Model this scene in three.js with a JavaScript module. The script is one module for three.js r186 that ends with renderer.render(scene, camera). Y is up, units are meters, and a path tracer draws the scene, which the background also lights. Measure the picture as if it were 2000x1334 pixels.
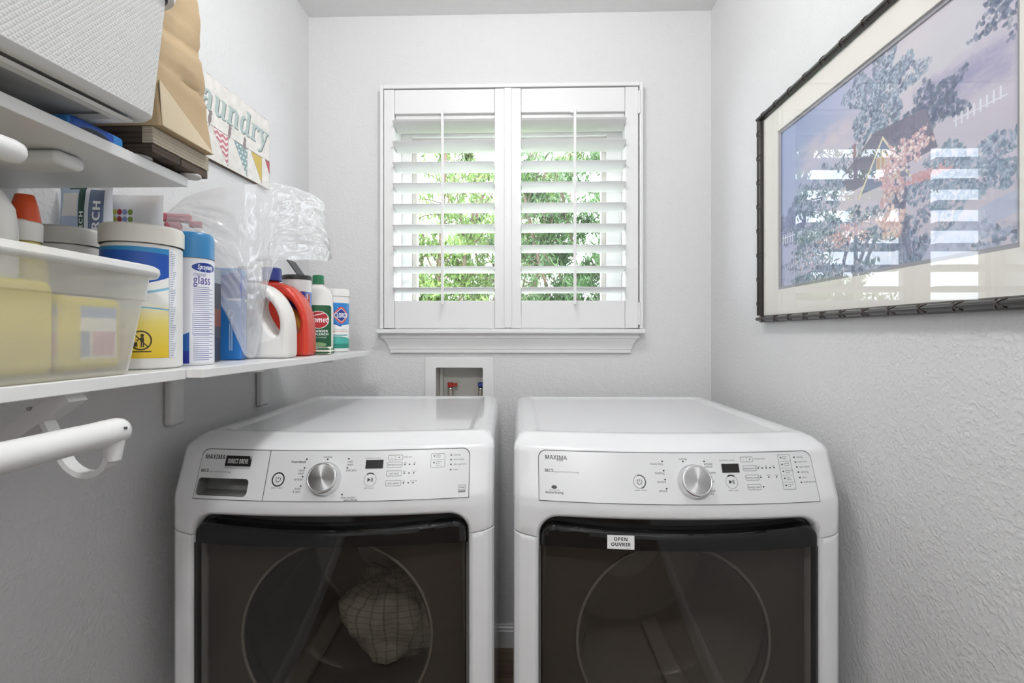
import * as THREE from 'three';
import { RoundedBoxGeometry } from 'three/addons/geometries/RoundedBoxGeometry.js';
import { mergeGeometries, toCreasedNormals, mergeVertices } from 'three/addons/utils/BufferGeometryUtils.js';
import { ImprovedNoise } from 'three/addons/math/ImprovedNoise.js';
import { Brush, Evaluator, SUBTRACTION } from 'three-bvh-csg';

// ---------------------------------------------------------------- camera, sky, sun, exposure
const scene = new THREE.Scene();
const FOCAL = 980, CAM_Z = 1.937, CAM_Y = 1.203;
const camera = new THREE.PerspectiveCamera(2 * Math.atan(667 / FOCAL) * 180 / Math.PI, 2000 / 1334, 0.02, 200);
camera.position.set(0, CAM_Y, CAM_Z);
camera.rotation.y = THREE.MathUtils.degToRad(1.52);
camera.setViewOffset(2000, 1334, 0, 14, 2000, 1334);          // the lens is shifted a little, verticals stay upright
scene.background = new THREE.Color(0.86, 0.93, 1.0);           // bright overcast sky
scene.backgroundIntensity = 9.5;
const sun = new THREE.DirectionalLight(0xfff4e0, 3);
sun.position.set(3, 9, 5); sun.target.position.set(0, 1.5, -2);
sun.castShadow = true; sun.shadow.radius = 2;
Object.assign(sun.shadow.camera, { left: -6, right: 6, top: 6, bottom: -6, near: 0.5, far: 30 });
scene.add(sun, sun.target);
const renderer = new THREE.WebGLRenderer();
renderer.toneMapping = THREE.LinearToneMapping;
renderer.toneMappingExposure = 0.95;
renderer.shadowMap.enabled = true;

// ---------------------------------------------------------------- helpers
const taken = new Map();
const numbered = (n) => { const k = taken.get(n) ?? 0; taken.set(n, k + 1); return k ? `${n}_${String(k).padStart(3, '0')}` : n; };
let seed = 7;
const rnd = () => { seed = (seed * 1664525 + 1013904223) % 4294967296; return seed / 4294967296; };
const rr = (a, b) => a + (b - a) * rnd();
const noise = new ImprovedNoise();
const V = (x, y, z) => new THREE.Vector3(x, y, z);
function tag(o, label, category, group) { Object.assign(o.userData, { label, category }); if (group) o.userData.group = group; return o; }
function thing(name, label, category, pos = [0, 0, 0], turn = 0, group) {
  const o = new THREE.Group(); o.name = numbered(name); o.position.set(...pos); o.rotation.y = turn; scene.add(o);
  return tag(o, label, category, group);
}
function part(name, geo, mat, parent) {
  const m = new THREE.Mesh(geo, mat); m.name = name; m.castShadow = m.receiveShadow = true; parent.add(m); return m;
}
function solo(name, geo, mat, label, category, group) { const m = part(numbered(name), geo, mat, scene); return tag(m, label, category, group); }
function struct(name, geo, mat) { const m = geo ? part(name, geo, mat, scene) : new THREE.Group(); m.name = name; if (!geo) scene.add(m); m.userData.kind = 'structure'; return m; }
const lin = (r, g, b) => new THREE.Color().setRGB(r, g, b);
const std = (color, roughness = 0.5, extra = {}) => new THREE.MeshStandardMaterial({ color, roughness, ...extra });
const phys = (color, roughness, extra = {}) => new THREE.MeshPhysicalMaterial({ color, roughness, ...extra });
function rbox(w, h, d, r, x = 0, y = 0, z = 0, seg = 2) { const g = new RoundedBoxGeometry(w, h, d, seg, Math.min(r, w / 2.01, h / 2.01, d / 2.01)); g.translate(x, y, z); return g; }
function spanBox(x0, x1, y0, y1, z0, z1, r = 0.002, seg = 2) { return rbox(x1 - x0, y1 - y0, z1 - z0, r, (x0 + x1) / 2, (y0 + y1) / 2, (z0 + z1) / 2, seg); }
// box whose uv are metres
function meterBox(x0, x1, y0, y1, z0, z1) {
  const g = new THREE.BoxGeometry(x1 - x0, y1 - y0, z1 - z0), p = g.attributes.position, n = g.attributes.normal, uv = g.attributes.uv;
  g.translate((x0 + x1) / 2, (y0 + y1) / 2, (z0 + z1) / 2);
  for (let i = 0; i < p.count; i++) {
    const ax = Math.abs(n.getX(i)), ay = Math.abs(n.getY(i));
    if (ax > 0.5) uv.setXY(i, p.getZ(i), p.getY(i)); else if (ay > 0.5) uv.setXY(i, p.getX(i), p.getZ(i)); else uv.setXY(i, p.getX(i), p.getY(i));
  }
  return g;
}
function canvasTex(w, h, draw) {
  const c = document.createElement('canvas'); c.width = w; c.height = h; const g = c.getContext('2d'); draw(g, w, h);
  const t = new THREE.CanvasTexture(c); t.colorSpace = THREE.SRGBColorSpace; t.anisotropy = 8; return t;
}
function dataTex(n, f, repeat = 1) {
  const d = new Uint8Array(n * n * 4);
  for (let y = 0; y < n; y++) for (let x = 0; x < n; x++) { const v = Math.max(0, Math.min(255, f(x / n, y / n) * 255)); const i = (y * n + x) * 4; d[i] = d[i + 1] = d[i + 2] = v; d[i + 3] = 255; }
  const t = new THREE.DataTexture(d, n, n); t.wrapS = t.wrapT = THREE.RepeatWrapping; t.magFilter = THREE.LinearFilter; t.minFilter = THREE.LinearMipmapLinearFilter; t.generateMipmaps = true; t.repeat.set(repeat, repeat); t.needsUpdate = true; return t;
}
// periodic value noise
function periodic(period, sd) {
  const tab = new Float32Array(period * period); let s = sd; for (let i = 0; i < tab.length; i++) { s = (s * 1664525 + 1013904223) % 4294967296; tab[i] = s / 4294967296; }
  return (u, v) => { const x = u * period, y = v * period, ix = Math.floor(x), iy = Math.floor(y), fx = x - ix, fy = y - iy, sx = fx * fx * (3 - 2 * fx), sy = fy * fy * (3 - 2 * fy), a = (i, j) => tab[((j % period) + period) % period * period + ((i % period) + period) % period]; return (a(ix, iy) * (1 - sx) + a(ix + 1, iy) * sx) * (1 - sy) + (a(ix, iy + 1) * (1 - sx) + a(ix + 1, iy + 1) * sx) * sy; };
}
function ringLoft(rings, capStart = true, capEnd = true, closed = true) {
  const n = rings[0].length, pos = [], uv = [], idx = [];
  rings.forEach((r, j) => r.forEach((p, i) => { pos.push(p.x, p.y, p.z); uv.push(i / n, j / (rings.length - 1)); }));
  const m = closed ? n : n - 1;
  for (let j = 0; j < rings.length - 1; j++) for (let i = 0; i < m; i++) { const a = j * n + i, b = j * n + (i + 1) % n, c = a + n, d = b + n; idx.push(a, b, d, a, d, c); }
  const cap = (r, base, flip) => { const c = r.reduce((s, p) => s.add(p), V(0, 0, 0)).multiplyScalar(1 / n), k = pos.length / 3; pos.push(c.x, c.y, c.z); uv.push(0.5, 0.5); for (let i = 0; i < n; i++) { const a = base + i, b = base + (i + 1) % n; flip ? idx.push(k, b, a) : idx.push(k, a, b); } };
  if (capStart) cap(rings[0], 0, true);
  if (capEnd) cap(rings[rings.length - 1], (rings.length - 1) * n, false);
  const g = new THREE.BufferGeometry(); g.setAttribute('position', new THREE.Float32BufferAttribute(pos, 3)); g.setAttribute('uv', new THREE.Float32BufferAttribute(uv, 2)); g.setIndex(idx); g.computeVertexNormals(); return g;
}
// counter-clockwise rounded rectangle in 2D with subdivided sides; [a,b] centre-free bounds
function rrect(a0, a1, b0, b1, r, side = 6, corner = 5) {
  const out = [], R = Array.isArray(r) ? r : [r, r, r, r];                 // radii: (a1,b0) (a1,b1) (a0,b1) (a0,b0)
  const cs = [[a1, b0, -Math.PI / 2, -1, 1], [a1, b1, 0, -1, -1], [a0, b1, Math.PI / 2, 1, -1], [a0, b0, Math.PI, 1, 1]];
  cs.forEach(([a, b, st, sa, sb], k) => {
    const q = R[k]; for (let i = 0; i <= corner; i++) { const t = st + (i / corner) * Math.PI / 2; out.push([a + sa * q + q * Math.cos(t), b + sb * q + q * Math.sin(t)]); }
    const nx = cs[(k + 1) % 4], q2 = R[(k + 1) % 4], last = out[out.length - 1], next = [nx[0] + nx[3] * q2 + q2 * Math.cos(nx[2]), nx[1] + nx[4] * q2 + q2 * Math.sin(nx[2])];
    for (let i = 1; i < side; i++) out.push([last[0] + (next[0] - last[0]) * i / side, last[1] + (next[1] - last[1]) * i / side]);
  });
  return out;
}
const creased = (g, a = 0.5) => toCreasedNormals(g, a);
function latheGeo(pts, seg = 48) { return new THREE.LatheGeometry(pts.map(([r, y]) => new THREE.Vector2(r, y)), seg); }
function tubeGeo(pts, r, seg = 40, rad = 12) { return new THREE.TubeGeometry(new THREE.CatmullRomCurve3(pts.map((p) => V(...p))), seg, r, rad, false); }
// thin plate over a surface z(x,y) between y0(x) and y1(x)
function plate(xs, y0, y1, zf, th, M = 6) {
  const N = xs.length, pos = [], uv = [], idx = [], xa = xs[0], xb = xs[N - 1];
  let lo = Infinity, hi = -Infinity; xs.forEach((x) => { lo = Math.min(lo, y0(x)); hi = Math.max(hi, y1(x)); });
  for (const s of [0, 1]) for (let j = 0; j <= M; j++) for (let i = 0; i < N; i++) { const x = xs[i], y = y0(x) + (y1(x) - y0(x)) * j / M; pos.push(x, y, zf(x, y) - s * th); uv.push((x - xa) / (xb - xa), (y - lo) / (hi - lo)); }
  const B = N * (M + 1);
  for (let j = 0; j < M; j++) for (let i = 0; i < N - 1; i++) { const a = j * N + i, b = a + 1, c = a + N, d = c + 1; idx.push(a, b, d, a, d, c, B + a, B + d, B + b, B + a, B + c, B + d); }
  const edge = (a, b) => idx.push(a, B + a, B + b, a, B + b, b);
  for (let i = 0; i < N - 1; i++) { edge(i + 1, i); edge(M * N + i, M * N + i + 1); }
  for (let j = 0; j < M; j++) { edge(j * N, (j + 1) * N); edge((j + 1) * N + N - 1, j * N + N - 1); }
  const g = new THREE.BufferGeometry(); g.setAttribute('position', new THREE.Float32BufferAttribute(pos, 3)); g.setAttribute('uv', new THREE.Float32BufferAttribute(uv, 2)); g.setIndex(idx); g.computeVertexNormals(); return creased(g, 0.6);
}
const span = (a, b, n) => Array.from({ length: n + 1 }, (_, i) => a + (b - a) * i / n);
function dense(a, b, n, r = 0.03) { const s = new Set(span(a, b, n)); for (let k = 0; k <= 8; k++) { const t = r * (1 - Math.cos(k / 8 * Math.PI / 2)); s.add(a + t); s.add(b - t); } return [...s].sort((p, q) => p - q).filter((x, i, l) => i === 0 || x - l[i - 1] > 1e-5); }
const ev = new Evaluator(); ev.useGroups = false; ev.attributes = ['position', 'normal', 'uv'];
function cut(geo, ...cutters) { let b = new Brush(geo); b.updateMatrixWorld(); for (const c of cutters) { const k = new Brush(c); k.updateMatrixWorld(); b = ev.evaluate(b, k, SUBTRACTION); } return b.geometry; }

// ---------------------------------------------------------------- materials
const n1 = periodic(64, 11), n2 = periodic(128, 5), n3 = periodic(24, 3), n4 = periodic(8, 9);
const peel = dataTex(512, (u, v) => { const a = n1(u, v) * 0.6 + n2(u, v) * 0.4; const b = Math.max(0, Math.min(1, (a - 0.38) * 3)); return b * (0.6 + 0.4 * n3(u, v)); }, 2.6);
const M = {
  wall: std(lin(0.735, 0.735, 0.735), 0.75, { bumpMap: peel, bumpScale: 0.0007 }),
  ceiling: std(lin(0.84, 0.84, 0.835), 0.9, { bumpMap: peel, bumpScale: 0.0007 }),
  trim: std(lin(0.80, 0.80, 0.79), 0.38),
  shutter: std(lin(0.82, 0.82, 0.815), 0.35),
  shelf: std(lin(0.80, 0.80, 0.79), 0.3),
  bracket: std(lin(0.76, 0.76, 0.75), 0.35),
  enamel: phys(lin(0.80, 0.805, 0.81), 0.22, { clearcoat: 0.6, clearcoatRoughness: 0.06 }),
  plasticWhite: std(lin(0.78, 0.785, 0.79), 0.32),
  gap: std(lin(0.09, 0.09, 0.09), 0.6),
  blackGloss: phys(lin(0.006, 0.006, 0.006), 0.07),
  chrome: std(lin(0.75, 0.75, 0.76), 0.12, { metalness: 1 }),
  steel: std(lin(0.45, 0.45, 0.45), 0.35, { metalness: 1 }),
  tint: phys(lin(0.54, 0.51, 0.475), 0.02, { transmission: 1, thickness: 0, ior: 1.5 }),
  glass: phys(lin(1, 1, 1), 0.0, { transmission: 1, thickness: 0, ior: 1.5 }),
  felt: std(lin(0.62, 0.62, 0.60), 0.95),
};
const woodTex = (w, h, base, dark, light, sd) => canvasTex(w, h, (g) => {
  let s = sd; const q = () => { s = (s * 1664525 + 1013904223) % 4294967296; return s / 4294967296; };
  g.fillStyle = base; g.fillRect(0, 0, w, h);
  for (let i = 0; i < 260; i++) { const y = q() * h; g.strokeStyle = q() < 0.6 ? dark : light; g.globalAlpha = 0.08 + q() * 0.3; g.lineWidth = 0.5 + q() * 2; g.beginPath(); g.moveTo(0, y); for (let x = 0; x <= w; x += w / 8) g.lineTo(x, y + Math.sin(x / w * 5 + i) * 3 * q()); g.stroke(); }
  g.globalAlpha = 1;
});

// ---------------------------------------------------------------- the room
const XL = -0.845, XR = 0.71, YC = 2.44, ZF = 3.9;
const WX0 = -0.515, WX1 = 0.40, WY0 = 1.225, WY1 = 2.11;         // the window opening
{
  const s = new THREE.Shape([[XL - 0.12, -0.1], [XR + 0.12, -0.1], [XR + 0.12, YC + 0.1], [XL - 0.12, YC + 0.1]].map((p) => new THREE.Vector2(...p)));
  const hole = (x0, x1, y0, y1) => s.holes.push(new THREE.Path([[x0, y0], [x0, y1], [x1, y1], [x1, y0]].map((p) => new THREE.Vector2(...p))));
  hole(WX0, WX1, WY0, WY1); hole(-0.347, -0.162, 0.87, 1.076);
  const g = new THREE.ExtrudeGeometry(s, { depth: 0.16, bevelEnabled: false }); g.translate(0, 0, -0.16);
  struct('wall_back', g, M.wall);
  struct('wall_left', meterBox(XL - 0.12, XL, -0.1, YC + 0.1, 0, ZF + 0.12), M.wall);
  struct('wall_right', meterBox(XR, XR + 0.12, -0.1, YC + 0.1, 0, ZF + 0.12), M.wall);
  struct('wall_front', meterBox(XL, XR, -0.1, YC + 0.1, ZF, ZF + 0.12), M.wall);
  struct('ceiling', meterBox(XL, XR, YC, YC + 0.1, 0, ZF), M.ceiling);
  // floor of brown planks
  const floor = struct('floor', meterBox(XL, XR, -0.1, -0.008, 0, ZF), std(lin(0.03, 0.02, 0.015), 0.8));
  const pm = [0, 1, 2, 3].map((k) => std(0xffffff, 0.42, { map: woodTex(512, 128, ['#7a6a5d', '#6f6054', '#837265', '#756558'][k], '#33241b', '#9a8069', 40 + k) }));
  let k = 0;
  for (let z = 0; z < ZF - 0.01; z += 0.13) {
    const joint = XL + ((k * 0.61) % 1.2) + 0.2, z1 = Math.min(z + 0.1285, ZF);
    for (const [a, b] of [[XL, joint - 0.0008], [joint + 0.0008, XR]]) { if (b - a < 0.05) continue; part('plank', spanBox(a, b, -0.008, 0, z, z1, 0.001, 1), pm[k % 4], floor); k++; }
    k++;
  }
  // baseboards
  const bbProfile = new THREE.Shape([[0, 0], [0.014, 0], [0.014, 0.062], [0.011, 0.066], [0.011, 0.074], [0.006, 0.078], [0.006, 0.085], [0, 0.085]].map((p) => new THREE.Vector2(...p)));
  const bb = (len) => new THREE.ExtrudeGeometry(bbProfile, { depth: len, bevelEnabled: false });
  let b = bb(XR - XL); b.rotateY(-Math.PI / 2); b.translate(XR, 0, 0); struct('baseboard_back', b, M.trim);
  b = bb(ZF - 0.02); b.translate(XL, 0, 0.015); struct('baseboard_left', b, M.trim);
  b = bb(ZF - 0.02); b.rotateY(Math.PI); b.translate(XR, 0, ZF - 0.005); struct('baseboard_right', b, M.trim);
  // the door at the far end of the passage behind the camera
  const door = struct('door_1', null);
  part('door_leaf', spanBox(-0.46, 0.32, 0.01, 2.03, ZF - 0.04, ZF - 0.002, 0.003), M.trim, door);
  for (const [y0, y1] of [[0.2, 0.85], [1.0, 1.9]]) for (const [x0, x1] of [[-0.36, -0.12], [-0.02, 0.22]]) part('door_panel', spanBox(x0, x1, y0, y1, ZF - 0.05, ZF - 0.038, 0.005), M.trim, door);
  part('casing', mergeGeometries([spanBox(-0.54, -0.465, 0, 2.11, ZF - 0.055, ZF - 0.001, 0.004), spanBox(0.325, 0.40, 0, 2.11, ZF - 0.055, ZF - 0.001, 0.004), spanBox(-0.54, 0.40, 2.035, 2.11, ZF - 0.0545, ZF - 0.001, 0.004)]), M.trim, door);
  const kn = latheGeo([[0, 0.06], [0.022, 0.055], [0.027, 0.04], [0.012, 0.02], [0.025, 0.004], [0.025, 0]], 24); kn.rotateX(-Math.PI / 2); kn.translate(0.26, 0.95, ZF - 0.04); part('door_knob', kn, M.steel, door);
}

// ---------------------------------------------------------------- ceiling lamps (round flush domes)
function domeLamp(x, z, r, cd, label) {
  const t = thing('ceiling_lamp', label, 'lamp', [x, YC, z], 0, 'flush ceiling lamps');
  part('lamp_base', latheGeo([[0, 0], [r * 0.9, 0], [r * 0.92, -0.008], [r * 0.9, -0.022], [0, -0.022]].map(([a, b]) => [a, b]), 48), M.trim, t);
  part('lamp_dome', latheGeo([[r, -0.02], [r * 0.98, -0.045], [r * 0.85, -0.075], [r * 0.55, -0.1], [0.001, -0.11]], 48), std(lin(0.9, 0.9, 0.88), 0.4, { emissive: lin(1, 1, 1), emissiveIntensity: 2.2, side: THREE.DoubleSide }), t);
  const l = new THREE.PointLight(0xfdfdff, cd); l.name = 'lamp_glow'; l.position.set(0, -0.06, 0); l.castShadow = true; l.shadow.radius = 5; t.add(l);
}
domeLamp(-0.07, 0.95, 0.15, 1.5, 'round white ceiling lamp above the machines near the window wall');
domeLamp(-0.07, 2.75, 0.17, 5.0, 'round white ceiling lamp in the passage facing the machines');

// ---------------------------------------------------------------- window, sill, shutters
{
  const w = struct('window_1', null);
  const F = M.trim;
  // jamb lining of the recess
  part('jamb', mergeGeometries([spanBox(WX0, WX0 + 0.012, WY0, WY1, -0.158, 0, 0.001), spanBox(WX1 - 0.012, WX1, WY0, WY1, -0.158, 0, 0.001), spanBox(WX0 + 0.012, WX1 - 0.012, WY1 - 0.012, WY1, -0.158, 0, 0.001)]), F, w);
  const beige = std(lin(0.62, 0.60, 0.55), 0.45);
  const fz0 = -0.155, fz1 = -0.095, gx0 = -0.444, gx1 = 0.308, gy1 = 1.985;
  part('window_frame', mergeGeometries([spanBox(WX0 + 0.012, gx0 - 0.02, WY0, WY1 - 0.012, fz0, fz1, 0.002), spanBox(gx1 + 0.02, WX1 - 0.012, WY0, WY1 - 0.012, fz0, fz1, 0.002), spanBox(gx0 - 0.02, gx1 + 0.02, gy1 + 0.02, WY1 - 0.012, fz0, fz1, 0.002), spanBox(gx0 - 0.02, gx1 + 0.02, WY0, WY0 + 0.02, fz0, fz1, 0.002)]), F, w);
  const sash = part('sash', mergeGeometries([spanBox(gx0 - 0.02, gx0, WY0 + 0.02, gy1 + 0.02, -0.145, -0.11, 0.002), spanBox(gx1, gx1 + 0.02, WY0 + 0.02, gy1 + 0.02, -0.145, -0.11, 0.002), spanBox(gx0, gx1, gy1, gy1 + 0.02, -0.145, -0.11, 0.002), spanBox(gx0, gx1, WY0 + 0.02, WY0 + 0.045, -0.145, -0.11, 0.002)]), beige, w);
  const pane = new THREE.PlaneGeometry(gx1 - gx0, gy1 - WY0 - 0.045); pane.translate((gx0 + gx1) / 2, (gy1 + WY0 + 0.045) / 2, -0.128); part('pane', pane, M.glass, sash);
  // shutter mounting frame around the opening
  const s0 = new THREE.Shape([[-0.556, 1.2235], [0.444, 1.2235], [0.444, 2.156], [-0.556, 2.156]].map((p) => new THREE.Vector2(...p)));
  s0.holes.push(new THREE.Path([[-0.5425, 1.2], [-0.5425, 2.141], [0.4305, 2.141], [0.4305, 1.2]].map((p) => new THREE.Vector2(...p))));
  const three = (x0, x1, y0, y1) => spanBox(x0, x1, y0, y1, 0.0005, 0.036, 0.003);
  const tr = struct('trim_3', mergeGeometries([three(-0.556, -0.5425, 1.2235, 2.156), three(0.4305, 0.444, 1.2235, 2.156), three(-0.5425, 0.4305, 2.141, 2.156)]), M.shutter);
  // stool and apron
  const st = new THREE.Shape(rrect(-0.566, 0.446, -0.15, 0.052, [0.006, 0.006, 0.006, 0.006], 2, 3).map((p) => new THREE.Vector2(p[0], -p[1])));
  struct('trim_1', mergeGeometries([spanBox(-0.566, 0.449, 1.2055, 1.2225, 0.0005, 0.056, 0.005, 3), spanBox(WX0 + 0.0005, WX1 - 0.0005, WY0 - 0.003, WY0 + 0.0005, -0.155, 0.02, 0.001)]), M.trim);
  // apron: crown-like profile with mitred returns, wider above
  const prof = [[0.0, 0.031], [0.0, 0.031], [-0.016, 0.031], [-0.018, 0.027], [-0.022, 0.0255], [-0.035, 0.020], [-0.052, 0.0155], [-0.058, 0.0155], [-0.06, 0.013], [-0.072, 0.013], [-0.074, 0.011]];
  const rings = prof.map(([dy, d]) => { const e = d * 1.6 - 0.02, y = 1.205 + dy; return [V(-0.521 - e, y, 0.0006), V(-0.521 - e, y, d), V(0.401 + e, y, d), V(0.401 + e, y, 0.0006)].reverse(); });
  struct('trim_2', creased(ringLoft(rings.map((r) => r.map((p) => p)).reverse(), true, true), 0.3), M.trim);

  // one shutter panel: local origin at its lower left front corner, z forward
  const louverShape = (() => { const s = new THREE.Shape(); const a = 0.0445, t = 0.0056; for (let i = 0; i <= 32; i++) { const q = i / 32 * Math.PI * 2, x = a * Math.cos(q), y = t * Math.sin(q) * (0.55 + 0.45 * Math.abs(Math.sin(q))); i ? s.lineTo(x, y) : s.moveTo(x, y); } return s; })();
  function shutter(x0, x1, ox0, ox1, rodX, hinges, label) {
    const t = thing('plantation_shutter', label, 'shutter', [(x0 + x1) / 2, 1.226, 0.02], 0, 'pair of plantation shutters');
    const cx = (x0 + x1) / 2, L = (x) => x - cx, yb = 1.226, T = 2.138 - yb, o0 = 1.331 - yb, o1 = 2.045 - yb;
    const zt = 0.013;
    part('stile', spanBox(L(x0), L(ox0), 0, T, -zt, zt, 0.003, 3), M.shutter, t);
    part('stile', spanBox(L(ox1), L(x1), 0, T, -zt, zt, 0.003, 3), M.shutter, t);
    part('rail', spanBox(L(ox0) + 0.0006, L(ox1) - 0.0006, 0.001, o0, -zt + 0.001, zt - 0.001, 0.003, 3), M.shutter, t);
    part('rail', spanBox(L(ox0) + 0.0006, L(ox1) - 0.0006, o1, T - 0.001, -zt + 0.001, zt - 0.001, 0.003, 3), M.shutter, t);
    const len = ox1 - ox0 - 0.004, pitch = 0.0786;
    const lg = new THREE.ExtrudeGeometry(louverShape, { depth: len, bevelEnabled: true, bevelThickness: 0.001, bevelSize: 0.001, bevelSegments: 1 }); lg.translate(0, 0, -len / 2); lg.rotateY(Math.PI / 2);
    const lgc = creased(lg, 0.5);
    for (let k = 0; k < 9; k++) {
      const lv = part('louver', lgc, M.shutter, t); lv.position.set(L((ox0 + ox1) / 2), 2.000 - yb - k * pitch, 0); lv.rotation.x = -0.155;
    }
    part('rail_lip', spanBox(L(ox0) + 0.001, L(ox1) - 0.001, o1 - 0.016, o1 + 0.002, -zt, -0.002, 0.002), M.shutter, t);
    part('tilt_rod', mergeGeometries([rbox(0.0105, 0.725, 0.0105, 0.003, L(rodX), (o0 + o1) / 2 - 0.012, 0.053), ...Array.from({ length: 9 }, (_, k) => rbox(0.003, 0.003, 0.009, 0.0012, L(rodX), 2.006 - yb - k * pitch, 0.0455))]), M.shutter, t);
    const catcher = new THREE.CylinderGeometry(0.008, 0.008, 0.004, 20); catcher.rotateX(Math.PI / 2); catcher.translate(L(rodX) - 0.008, o1 + 0.004, zt); part('rod_notch', catcher, M.shutter, t);
    if (hinges) for (const hy of [0.055, T - 0.06]) {
      const c = new THREE.CylinderGeometry(0.0042, 0.0042, 0.085, 16); c.translate(L(x1) + 0.0035, hy, zt + 0.003); part('hinge', mergeGeometries([c.toNonIndexed(), spanBox(L(x1) - 0.004, L(x1) + 0.007, hy - 0.042, hy + 0.042, zt - 0.002, zt + 0.0015, 0.0005)]), M.trim, t);
    }
    if (hinges) part('astragal', spanBox(L(-0.0805), L(-0.052), 0.002, T - 0.002, zt + 0.0003, zt + 0.0085, 0.003, 3), M.shutter, t);
    return t;
  }
  shutter(-0.5405, -0.067, -0.501, -0.117, -0.309, false, 'white louvered shutter covering the left half of the window');
  shutter(-0.0645, 0.4265, -0.016, 0.377, 0.184, true, 'white louvered shutter with two hinges on its right stile');
}

// ---------------------------------------------------------------- outdoors: ground and shrubs
{
  const ground = struct('ground', meterBox(-9, 9, -0.4, -0.2, -12, -0.2), std(lin(0.10, 0.13, 0.05), 0.95));
  const leafShape = new THREE.Shape(); leafShape.moveTo(0, 0); leafShape.quadraticCurveTo(0.013, 0.018, 0, 0.052); leafShape.quadraticCurveTo(-0.013, 0.018, 0, 0);
  const leafGeo = new THREE.ShapeGeometry(leafShape, 3); { const p = leafGeo.attributes.position; for (let i = 0; i < p.count; i++) p.setZ(i, Math.abs(p.getX(i)) * 0.5 - p.getY(i) ** 2 * 2); leafGeo.computeVertexNormals(); }
  const leafMat = phys(lin(1, 1, 1), 0.55, { transmission: 0.3, thickness: 0, side: THREE.DoubleSide });
  const bark = std(lin(0.13, 0.09, 0.065), 0.9);
  function shrub(x, z, spread, hgt, count, hue, label) {
    const t = thing('garden_shrub', label, 'shrub', [x, -0.2, z], 0, 'shrubs outside the window');
    const tips = [];
    for (let i = 0; i < 9; i++) {
      const a = i / 9 * Math.PI * 2 + rr(-0.3, 0.3), R = rr(0.35, 1) * spread, h = hgt * rr(0.7, 1), pts = [];
      for (let k = 0; k <= 5; k++) { const q = k / 5; pts.push([Math.cos(a) * R * q ** 1.3 + rr(-0.05, 0.05) * q, h * q * (1 - 0.06 * q), Math.sin(a) * R * 0.7 * q ** 1.3 + rr(-0.05, 0.05) * q]); }
      const c = new THREE.CatmullRomCurve3(pts.map((p) => V(...p))); const gs = [new THREE.TubeGeometry(c, 16, 0.012, 5, false)];
      for (let k = 0; k < 16; k++) {
        const b = c.getPoint(rr(0.3, 1)), e = b.clone().add(V(rr(-1, 1) * 0.45, rr(-0.1, 0.5), rr(-1, 1) * 0.35)), m = b.clone().lerp(e, 0.5).add(V(0, rr(0, 0.06), 0));
        const tc = new THREE.CatmullRomCurve3([b, m, e]); gs.push(new THREE.TubeGeometry(tc, 5, 0.0045, 4, false)); tips.push(tc);
      }
      part('branch', mergeGeometries(gs), bark, t);
    }
    const im = new THREE.InstancedMesh(leafGeo, leafMat, count), o = new THREE.Object3D(), c = new THREE.Color();
    for (let i = 0; i < count; i++) {
      const p = tips[Math.floor(rnd() * tips.length)].getPoint(rr(0.1, 1));
      o.position.set(p.x + rr(-0.05, 0.05), p.y + rr(-0.05, 0.05), p.z + rr(-0.05, 0.05)); o.rotation.set(rr(-1.4, 0.6), rr(0, 6.28), rr(-1, 1)); o.scale.setScalar(rr(0.7, 1.35)); o.updateMatrix(); im.setMatrixAt(i, o.matrix);
      const q = rnd(); c.setRGB(hue[0] * (0.6 + q * 0.8), hue[1] * (0.65 + q * 0.7), hue[2] * (0.6 + q * 0.7)); im.setColorAt(i, c);
    }
    im.name = 'leaves'; im.userData.kind = 'stuff'; im.castShadow = im.receiveShadow = true; t.add(im);
  }
  shrub(-0.75, -2.0, 1.0, 3.3, 22000, [0.15, 0.25, 0.055], 'loose yellow-green shrub seen through the left shutter');
  shrub(0.55, -1.9, 0.75, 3.3, 26000, [0.06, 0.14, 0.036], 'denser deep green shrub seen through the right shutter');
  shrub(-0.3, -3.6, 1.7, 4.9, 34000, [0.15, 0.23, 0.075], 'pale green shrub farther back behind the others');
}

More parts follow.
